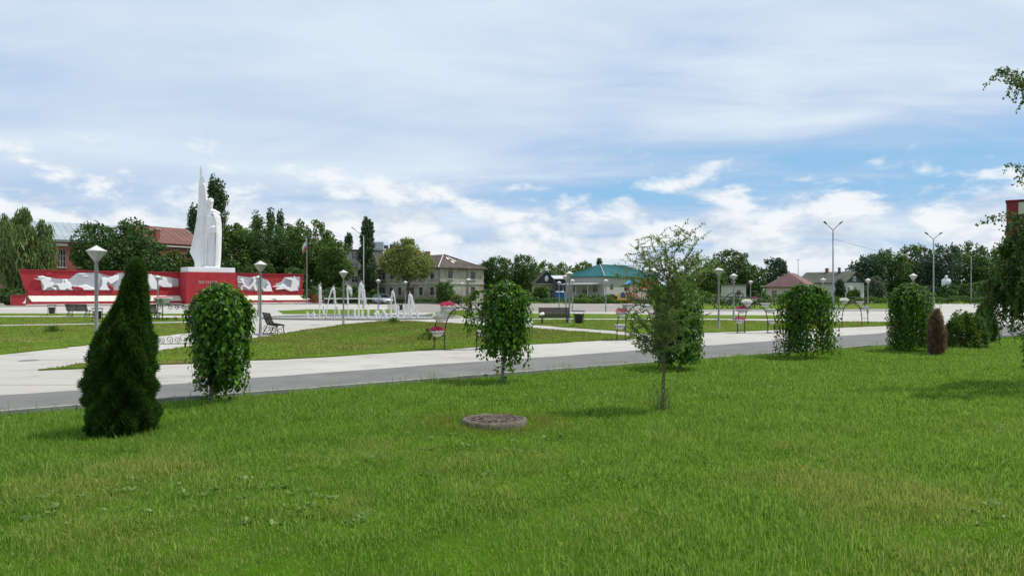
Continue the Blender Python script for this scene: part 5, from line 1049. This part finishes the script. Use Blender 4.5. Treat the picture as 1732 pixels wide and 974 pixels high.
# tall panel block at the right edge
d_ = 200; x0 = X(1702, d_); t = thing('panel_block', 'tall dark red and cream panel block showing between the birch twigs', 'building', (x0, d_, 0), R(-34)); H_ = Z(341, d_); w1 = 2.6
MB().box((w1 / 2, 6, H_ / 2), (w1, 12, H_)).build('red_strip', BM['redpanel'], t)
ops = [(x_, z_, x_ + 1.6, z_ + 1.5) for z_ in np.arange(1.4, H_ - 2, 2.9) for x_ in (2.2, 6.0, 9.8)]; mb = MB(); face(mb, (w1 + .01, .1), (1, 0), 14, H_ - .3, ops); mb.box((w1 + 7, 6.3, H_ / 2 - .15), (13.9, 11.6, H_ - .32)); mb.build('wall', BM['creampanel'], t)
windows(t, (w1 + .01, .1), (1, 0), ops, BM['frame'], .12); MB().box((w1 / 2 + 7, 6, H_ + .15), (17, 12.6, .3)).build('roof', BM['redpanel'], t)

# ------------------------------------------------------------------ blue cabins, rail, playground, bust, car, mast
cab = None
for px_, lab in ((943.5, 'left of the two blue plastic toilet cabins'), (950.5, 'right of the two blue plastic toilet cabins')):
    d_ = 150; t = thing('toilet_cabin', lab, 'cabin', (X(px_, d_), d_, 0), R(5), 'blue cabins beside the shed'); MB().box((0, 0, .93), (.80, .85, 1.82)).build('body', BM['blue'], t, bevel=.03)
    MB().lathe([(.62, 1.84), (.58, 1.98), (.2, 2.06), (0, 2.07)], 4, a0=math.pi / 4).build('roof', BM['metalwhite'], t); dr = MB().box((0, -.44, .95), (.62, .03, 1.66)).build('door', BM['blue'], t); MB().box((.22, -.47, .95), (.05, .04, .18)).build('handle', M['iron'], dr)
d_ = 108; x0, x1 = X(548, d_), X(642, d_); t = thing('rail_fence', 'white horizontal rail on posts behind the fountain, before the silver car', 'railing', (x0, d_, 0)); zr = Z(505, d_)
MB().tube([(0, 0, zr), (x1 - x0, 0, zr)], .06, 6).build('rail', M['relief_white'], t)
for i in range(6): MB().tube([((x1 - x0) * i / 5, 0, 0), ((x1 - x0) * i / 5, 0, zr - .06)], .05, 6).build('post', M['iron'], t)
PM = {k: mat('play_' + k, c, .5, .06, 2) for k, c in dict(blue=(.05, .30, .55), red=(.55, .035, .045), yellow=(.62, .36, .05), wood=(.30, .14, .06), navy=(.02, .08, .25)).items()}
d_ = 118; t = thing('play_tower', 'playground tower with a tilted light blue roof and red slide', 'play tower', (X(1068, d_), d_, 0), R(12))
for sx in (-.6, .6):
    for sy in (-.6, .6): MB().box((sx, sy, 1.6), (.12, .12, 3.2)).build('post', PM['wood'], t)
MB().box((0, 0, 1.4), (1.4, 1.4, .1)).build('platform', PM['wood'], t)
for s in (-1, 1): MB().box((s * .42, 0, 3.42), (1.15, 1.6, .06), ry=s * .75).build('roof_panel', PM['blue'], t)
MB().lathe([(.42, -.03), (.55, -.03), (.55, .03), (.42, .03)], 16).build('round_window', PM['red'], t, (0, -.62, 1.95), (R(90), 0, 0)); MB().box((-1.5, 0, 1.1), (1.2, .9, .9)).build('panel', PM['yellow'], t); MB().box((-1.5, -.48, 1.25), (.8, .05, .6)).build('panel', PM['navy'], t)
sl = MB(); sl.tube([(.5, -.7, 1.35), (.2, -1.2, 1.0), (-.4, -1.9, .45), (-.8, -2.2, .25)], .18, 8); sl.build('slide', PM['red'], t)
t = thing('play_tower', 'playground tower with a rounded bright red roof right of the blue-roofed one', 'play tower', (X(1092, d_ + 3), d_ + 3, 0), R(-10))
for sx in (-.6, .6):
    for sy in (-.6, .6): MB().box((sx, sy, 1.5), (.12, .12, 3.0)).build('post', PM['wood'], t)
MB().box((0, 0, 1.3), (1.4, 1.4, .1)).build('platform', PM['yellow'], t); MB().lathe([(.95, 2.45), (1.0, 2.7), (.85, 3.3), (.5, 3.8), (0, 4.0)], 12).build('roof', PM['red'], t); MB().box((1.2, 0, 3.2), (1.2, .9, .9)).build('panel', PM['red'], t)
d_ = 145; t = thing('white_bust', 'white bust of a man on a plinth among the dark bushes at right', 'bust', (X(1600.5, d_), d_, 0), R(-25)); zb = Z(483, d_)
MB().box((0, 0, zb / 2), (1.5, 1.2, zb), taper=.9).build('plinth', M['white'], t)
add('figure', sculpt([('e', (0, -.05, 1.60), (.26, .32, .34), None), ('e', (0, -.34, 1.56), (.06, .1, .10), None), ('c', (0, 0, 1.4), (0, 0, 1.1), .2, .3), ('c', (0, 0, 1.2), (-.55, 0, .95), .26, .26), ('c', (0, 0, 1.2), (.55, 0, .95), .26, .26), ('e', (0, 0, .62), (.82, .48, .62), None), ('b', (0, 0, .4), (1.5, .75, .8), 0.), ('b', (0, 0, .08), (1.45, .8, .2), 0.)], .05, 2), M['white'], t, (0, 0, zb))
d_ = 152; t = thing('antenna_mast', 'thin antenna mast behind the red-roofed house', 'mast', (X(1350, d_), d_, 0)); MB().tube([(0, 0, 0), (0, 0, Z(438, d_))], [.09, .04], 6).build('pole', M['lamp_pole'], t); MB().box((0, 0, Z(440, d_)), (.9, .05, .05)).build('crossbar', M['lamp_pole'], t)
# silver car
def car():
    d_ = 118; t = thing('car', 'silver hatchback car parked behind the fountain', 'car', (X(647, d_), d_, 0), R(-52)); pm = mat('silver_paint', (.50, .53, .57), .3, .03, 3, metal=.35, spec=.6)
    st_ = [(-2.05, .55, .80, .62), (-1.98, .30, .92, .78), (-1.2, .26, .98, .86), (0, .26, 1.0, .88), (.9, .26, .96, .87), (1.6, .28, .86, .82), (2.0, .34, .70, .70), (2.1, .42, .60, .6)]     # x, bottom, top, half width
    V, Fc = [], []
    for (x_, b, tp, w) in st_:
        for (yy, zz) in ((-w * .92, b), (-w, b + (tp - b) * .35), (-w * .97, tp - .06), (-w * .82, tp), (w * .82, tp), (w * .97, tp - .06), (w, b + (tp - b) * .35), (w * .92, b)): V.append((x_, yy, zz))
    for i in range(len(st_) - 1):
        for j in range(8): Fc.append((i * 8 + j, i * 8 + (j + 1) % 8, (i + 1) * 8 + (j + 1) % 8, (i + 1) * 8 + j))
    Fc += [tuple(range(7, -1, -1)), tuple(range((len(st_) - 1) * 8, len(st_) * 8))]
    MB().raw(V, Fc, 0, True).build('body', pm, t)
    cab_ = [(-1.85, .98, .70), (-1.35, 1.46, .58), (.05, 1.50, .60), (.95, .98, .74)]
    V = []; Fc = []
    for (x_, z_, w) in cab_: V += [(x_, -w, z_), (x_, w, z_)]
    base = [(-1.85, -.74, .9), (-1.85, .74, .9), (1.0, -.76, .9), (1.0, .76, .9)]
    V += base; Fc = [(2, 3, 5, 4)]; r_ = MB().raw([(x_, s * w, z_) for (x_, z_, w) in cab_[1:3] for s in (-1, 1)] + [(x_, s * (w + .02), z_ - .05) for (x_, z_, w) in cab_[1:3] for s in (-1, 1)], [(0, 1, 3, 2), (0, 2, 6, 4), (1, 5, 7, 3), (0, 4, 5, 1), (2, 3, 7, 6)]).build('roof', pm, t)
    MB().raw([(.97, -.72, .97), (.97, .72, .97), (.08, .58, 1.47), (.08, -.58, 1.47)], [(0, 1, 2, 3)]).build('windscreen', BM['pane'], t); MB().raw([(-1.87, -.68, .95), (-1.87, .68, .95), (-1.36, .56, 1.43), (-1.36, -.56, 1.43)], [(0, 3, 2, 1)]).build('rear_window', BM['pane'], t)
    for s in (-1, 1):
        for q in ([(-1.75, .95), (-.55, .97), (-.5, 1.43), (-1.32, 1.42)], [(-.45, .97), (.88, .97), (.06, 1.45), (-.42, 1.44)]): MB().raw([(x_, s * (.76 - (z_ - .95) * .36), z_) for x_, z_ in q], [(0, 1, 2, 3)]).build('side_window', BM['pane'], t)
        MB().tube([(.92, s * .76, .95), (.06, s * .60, 1.49), (-1.36, s * .58, 1.47), (-1.85, s * .72, .95)], .035, 5).build('pillar', pm, t)
        MB().box((1.98, s * .55, .66), (.16, .34, .16)).build('headlight', M['relief_white'], t); MB().box((.72, s * .93, 1.0), (.12, .16, .12)).build('mirror', pm, t)
        for x_ in (-1.3, 1.32):
            wh = MB().lathe([(.18, -.1), (.31, -.1), (.32, -.05), (.32, .08), (.3, .1), (.18, .1)], 18).build('wheel', M['iron'], t, (x_, s * .80, .32), (R(90), 0, 0)); MB().lathe([(0, .08), (.17, .09), (.19, .11), (0, .11)] if s < 0 else [(0, -.11), (.19, -.11), (.17, -.09), (0, -.08)], 12).build('rim', M['lamp_pole'], wh)
    MB().box((2.09, 0, .48), (.06, 1.1, .16)).build('grille', M['iron'], t)
car()
# ------------------------------------------------------------------ trees and bushes in the distance
gA, gB, gC = 'trees round the memorial', 'trees behind the houses', 'trees in the wood at the right'
T = crown_tree
T('willow', 'large pale green weeping willow at the left end of the memorial', 34, 356, 56, 112, 497, 'willow_leaf', 18, 8500, .55, 'willow', gA)
T('broadleaf_tree', 'dark broadleaf tree in front of the brick building, right of the willow', 158, 380, 42, 126, 470, 'dark_leaf', 16, 6000, .42, 'round', gA)
T('broadleaf_tree', 'taller of the dark broadleaf trees in front of the grey roof', 222, 375, 48, 124, 474, 'dark_leaf', 18, 7000, .42, 'round', gA)
T('broadleaf_tree', 'low dark tree below the rust-brown roof', 275, 418, 36, 122, 490, 'dark_leaf', 12, 4500, .40, 'round', gA)
T('broadleaf_tree', 'small dark tree between the rust-brown roof and the statue', 322, 428, 24, 128, 492, 'dark_leaf', 10, 3200, .40, 'round', gA)
T('poplar', 'tall dark poplar right behind the statue', 367, 307, 21, 168, 460, 'poplar_leaf', 16, 5200, .55, 'poplar', gA)
T('poplar', 'shorter dark poplar showing left of the statue', 330, 350, 15, 172, 470, 'poplar_leaf', 12, 3000, .55, 'poplar', gA)
T('broadleaf_tree', 'mid green tree directly right of the statue', 396, 380, 34, 138, 478, 'mid_leaf', 14, 6000, .42, 'round', gA)
T('broadleaf_tree', 'large dark tree behind the right memorial wing', 452, 374, 46, 142, 486, 'dark_leaf', 20, 9000, .42, 'round', gA)
T('broadleaf_tree', 'large green tree behind the flagpole', 522, 374, 46, 140, 490, 'mid_leaf', 20, 9000, .42, 'round', gA)
T('broadleaf_tree', 'lower green tree between the flagpole tree and the poplar', 566, 408, 34, 136, 500, 'mid_leaf', 14, 6500, .40, 'round', gA)
T('broadleaf_tree', 'low bushy tree under the large trees right of the memorial wall', 500, 455, 34, 134, 513, 'dark_leaf', 12, 4500, .40, 'round', gA)
T('broadleaf_tree', 'low shaded tree behind the right end of the memorial wall', 440, 440, 40, 136, 510, 'dark_leaf', 12, 4500, .40, 'round', gA)
for px_, tp, lab in ((433, 362, 'leftmost of three far poplar tips above the memorial trees'), (458, 357, 'middle one of three far poplar tips above the memorial trees'), (474, 362, 'rightmost of three far poplar tips above the memorial trees')): T('poplar', lab, px_, tp, 9, 195, 440, 'poplar_leaf', 9, 1200, .55, 'poplar', gA)
T('poplar', 'tall columnar poplar beside the street light behind the fountain', 622, 374, 15, 140, 500, 'poplar_leaf', 18, 6000, .42, 'poplar', gA)
T('poplar', 'small dark poplar top above the apartment block', 589, 398, 9, 186, 450, 'poplar_leaf', 9, 1300, .5, 'poplar', gA)
T('olive_tree', 'rounded olive-green tree in front of the shabby house', 690, 408, 46, 122, 482, 'olive_leaf', 22, 9500, .34, 'round', gB)
T('leafy_bush', 'dark leafy bush at the corner of the shabby house', 752, 478, 19, 118, 513, 'dark_leaf', 10, 2600, .30, 'round', gB, 'bush')
T('rose_bush', 'low rose bush with red blooms before the shabby house gable end', 776, 499, 14, 112, 514, 'mid_leaf', 8, 900, .24, 'round', gB, 'bush')
V, Fa = flowers(U(13, 112), .9, 'red', 260, 77); o = add('blooms', np_mesh('blooms', V, Fa), M['petal_red'], bpy.data.objects['rose_bush'], (0, -.1, .75), kind='stuff')
T('broadleaf_tree', 'dark tree directly right of the shabby house', 838, 437, 36, 178, 500, 'dark_leaf', 14, 5000, .5, 'round', gB)
T('broadleaf_tree', 'dark tree behind the mulberry by the manhole, left of the gable house', 884, 434, 38, 182, 502, 'dark_leaf', 14, 5000, .5, 'round', gB)
T('broadleaf_tree', 'tree behind the dark gable of the small house', 922, 446, 32, 205, 500, 'mid_leaf', 12, 3600, .55, 'round', gB)
T('broadleaf_tree', 'low far tree behind the pale shed roof', 955, 446, 32, 215, 500, 'mid_leaf', 12, 3400, .55, 'round', gB)
T('broadleaf_tree', 'far tree at the left end of the teal roof', 990, 446, 28, 215, 500, 'mid_leaf', 12, 3400, .55, 'round', gB)
T('cypress', 'small dark pointed treetop above the teal roof', 1013.5, 441, 6, 190, 480, 'spruce_leaf', 8, 900, .5, 'poplar', gB)
T('leafy_bush', 'light green rounded bush in front of the small gable house', 916, 485, 15, 146, 510, 'mid_leaf', 9, 2200, .32, 'round', gB, 'bush')
T('broadleaf_tree', 'green tree behind the sapling, right of the teal roof', 1192, 441, 42, 158, 500, 'mid_leaf', 14, 4600, .46, 'round', gB)
T('broadleaf_tree', 'tallest tree behind the small white hut', 1240, 425, 40, 165, 500, 'dark_leaf', 16, 5600, .48, 'round', gB)
T('broadleaf_tree', 'low tree right of the small white hut', 1272, 450, 28, 162, 505, 'dark_leaf', 11, 3000, .45, 'round', gB)
T('broadleaf_tree', 'round dark tree behind the red-roofed house', 1311, 438, 25, 205, 495, 'spruce_leaf', 12, 3600, .55, 'round', gB)
T('spruce', 'small dark spruce in front of the grey-roofed house', 1421, 477, 10, 132, 512, 'spruce_leaf', 10, 1800, .34, 'poplar', gB)
T('silver_shrub', 'silvery green round shrub behind a park lamp', 1482, 470, 18, 126, 514, 'silver_leaf', 12, 3000, .32, 'round', gB, 'bush')
for i, (px_, tp, hw, lab) in enumerate(((1468, 432, 27, 'leftmost tree of the dark wood at the right'), (1505, 425, 32, 'second tree from the left in the dark wood'), (1548, 419, 34, 'broad dark tree in the wood, left of the middle Y-shaped light'), (1592, 416, 32, 'dark tree rising behind the white bust'), (1640, 414, 34, 'tallest tree of the wood behind the farthest Y-shaped light'), (1682, 424, 30, 'wood tree half hidden by the birch twigs'), (1722, 430, 30, 'last wood tree before the right edge, behind the birch'))):
    T('broadleaf_tree', lab, px_, tp, hw * 1.25, 172 + 5 * (i % 3), 508, 'dark_leaf' if i % 3 else 'spruce_leaf', 16, 6000, .5, 'round', gC)
for px_, tp, hw, d_, mk, lab in ((1575, 484, 16, 134, 'spruce_leaf', 'dark bush at the foot of the middle Y-shaped light'), (1606, 482, 17, 132, 'dark_leaf', 'dark bush hiding the plinth of the white bust'), (1635, 480, 17, 134, 'dark_leaf', 'dark bush right of the white bust'), (1662, 476, 18, 136, 'dark_leaf', 'dark bush beside the birch twigs under the wood'),
                          (985, 499, 14, 128, 'mid_leaf', 'low hedge bush before the dark shed'), (1010, 500, 13, 126, 'dark_leaf', 'low hedge bush before the porch'), (1035, 499, 13, 127, 'mid_leaf', 'low hedge bush right of the porch'), (1058, 496, 12, 126, 'mid_leaf', 'low bush left of the play tower'), (1110, 490, 22, 128, 'mid_leaf', 'bush behind the sapling stem'), (1150, 486, 24, 130, 'dark_leaf', 'bush behind the half hidden mulberry'),
                          (1330, 497, 22, 126, 'dark_leaf', 'bush behind the bare-trunk mulberry'), (1375, 494, 22, 128, 'mid_leaf', 'bush before the grey-roofed house'), (1445, 492, 14, 130, 'dark_leaf', 'bush left of the silvery shrub'), (842, 492, 24, 140, 'dark_leaf', 'low bush behind the manhole mulberry'), (880, 490, 22, 142, 'mid_leaf', 'low bush left of the light green rounded bush'),
                          (565, 488, 22, 128, 'dark_leaf', 'bush behind the white rail'), (600, 486, 18, 130, 'dark_leaf', 'bush at the foot of the columnar poplar'), (12, 488, 26, 104, 'dark_leaf', 'dark bush left of the red end block'), (1525, 494, 26, 138, 'dark_leaf', 'low bush behind the bell-shaped mulberry'), (1190, 494, 14, 124, 'mid_leaf', 'low bush left of the iron flower carriage')):
    T('leafy_bush', lab, px_, tp, hw, d_, 516, mk, 9, 2000, .32, 'round', 'bushes in the middle distance', 'bush')
# small weeds on the lawn beds
for px_, py_, h_, lab in ((727, 577, .42, 'leafy weed clump on the lawn bed beside the flower arch'), (88, 563, .25, 'small weed tuft on the left lawn bed'), (665, 548, .3, 'weed tuft at the fountain edge of the lawn bed')):
    x, y = G(px_, py_); n = 240; t = thing('weed_clump', lab, 'weeds', (x, y, .03)); a = rng.uniform(0, 6.28, n); q = np.abs(rng.normal(0, .28, n)); P = np.stack([q * np.cos(a), q * .6 * np.sin(a), h_ * np.exp(-q * q * 6) * rng.random(n)], 1)
    V, Fa = scatter(*CARD, P, np.stack([np.cos(a) * .5, np.sin(a) * .5, np.full(n, .7)], 1), rand_dir(n), rng.uniform(.05, .12, n)); add('foliage', np_mesh('weeds', V, Fa), M['mid_leaf'], t, kind='stuff')
    mb = MB()
    for i in range(9): b = rng.uniform(0, 6.28); mb.tube([(0, 0, -.02), (.12 * math.cos(b), .1 * math.sin(b), h_ * .9)], .006, 3, cap=False)
    mb.build('stem', M['twig'], t)
# the far belt of trees that closes the horizon
n = 60000; px_ = rng.uniform(-300, 2050, n); d_ = rng.uniform(235, 330, n); hmax = 5.5 + 2.2 * vnoise(px_ / 40, d_ * 0, 1., 21) + 1.2 * vnoise(px_ / 9, d_ * .05, 1., 22); zz = hmax * rng.random(n) ** .7
P = np.stack([(px_ - CX) * d_ / F, d_, zz.clip(.1, 12) - .4], 1); V, Fa = scatter(*CARD, P, rand_dir(n), rand_dir(n) + np.array([0, -.6, .4]), rng.uniform(.5, 1.2, n))
tag(add('far_woodland', np_mesh('far_woodland', V, Fa), M['dark_leaf']), 'low distant belt of trees closing the horizon', 'woodland', kind='stuff')
for px_, tp, hw, d_, mk, lab in ((385, 440, 26, 134, 'dark_leaf', 'low dark tree right behind the statue pedestal'), (484, 384, 34, 146, 'dark_leaf', 'dark tree filling the gap between the large memorial trees'), (425, 388, 34, 146, 'mid_leaf', 'green tree between the statue and the large dark memorial tree'), (548, 392, 34, 144, 'dark_leaf', 'dark tree behind the right side of the flagpole tree'), (190, 410, 40, 122, 'dark_leaf', 'dark low tree filling the gap under the trees before the grey roof')):
    T('broadleaf_tree', lab, px_, tp, hw, d_, 500, mk, 14, 6500, .42, 'round', gA)
for px_, tp, hw, d_, mk, lab in ((520, 492, 22, 126, 'dark_leaf', 'dark bush between the memorial wall and its right end block'), (548, 490, 18, 131, 'dark_leaf', 'dark bush behind the right end block'), (635, 492, 18, 132, 'dark_leaf', 'dark bush behind the silver car'), (585, 492, 18, 124, 'dark_leaf', 'dark bush left of the silver car'), (1290, 498, 14, 128, 'dark_leaf', 'dark bush between the white hut and the red-roofed house'), (1500, 496, 18, 132, 'dark_leaf', 'dark bush right of the silvery shrub'), (1690, 490, 24, 140, 'dark_leaf', 'dark bush behind the lowest birch twigs')):
    T('leafy_bush', lab, px_, tp, hw, d_, 517, mk, 9, 2000, .32, 'round', 'bushes in the middle distance', 'bush')
# low clipped hedges along the far edge of the square
def hedge(label, pxa, pxb, d, h, mk='dark_leaf', dep=1.1):
    xa, xb = X(pxa, d), X(pxb, d); L = xb - xa; t = thing('hedge', label, 'hedge', ((xa + xb) / 2, d, 0), 0, 'low hedges along the far edge of the square'); n = int(L * 150)
    x_ = rng.uniform(-L / 2, L / 2, n); hh_ = h * (1 + .16 * np.sin(x_ * 1.3) + .12 * np.sin(x_ * 3.1 + 1)); P = np.stack([x_, rng.uniform(-dep / 2, dep / 2, n), hh_ * rng.random(n) ** .5], 1)
    V, Fa = scatter(*CARD, P, rand_dir(n), rand_dir(n) + np.array([0, -.5, .5]), rng.uniform(.14, .32, n)); add('foliage', np_mesh('hedge', V, Fa), M[mk], t, kind='stuff')
    mb = MB()
    for i in range(int(L * 1.2)): xx_ = -L / 2 + (i + .5) / 1.2; mb.tube([(xx_, 0, -.05), (xx_ + rng.normal() * .1, 0, h * .7)], .025, 4)
    mb.build('stems', M['twig'], t, kind='stuff')
for a in (('low hedge behind the iron flower carriage', 1172, 1298, 104, .9), ('low hedge between the bare-trunk mulberry and the silvery shrub', 1300, 1500, 112, 1.0, 'mid_leaf'), ('low hedge beneath the white bust and the wood', 1515, 1700, 118, 1.1), ('low hedge before the dark shed and porch', 955, 1062, 121, .9, 'mid_leaf'), ('low hedge before the playground towers', 1064, 1168, 112, .8), ('low hedge behind the manhole mulberry', 818, 950, 124, .9), ('dark low hedge behind the white rail and silver car', 530, 628, 122, 1.3), ('low hedge before the shabby house wall', 664, 750, 123, .7)): hedge(*a)
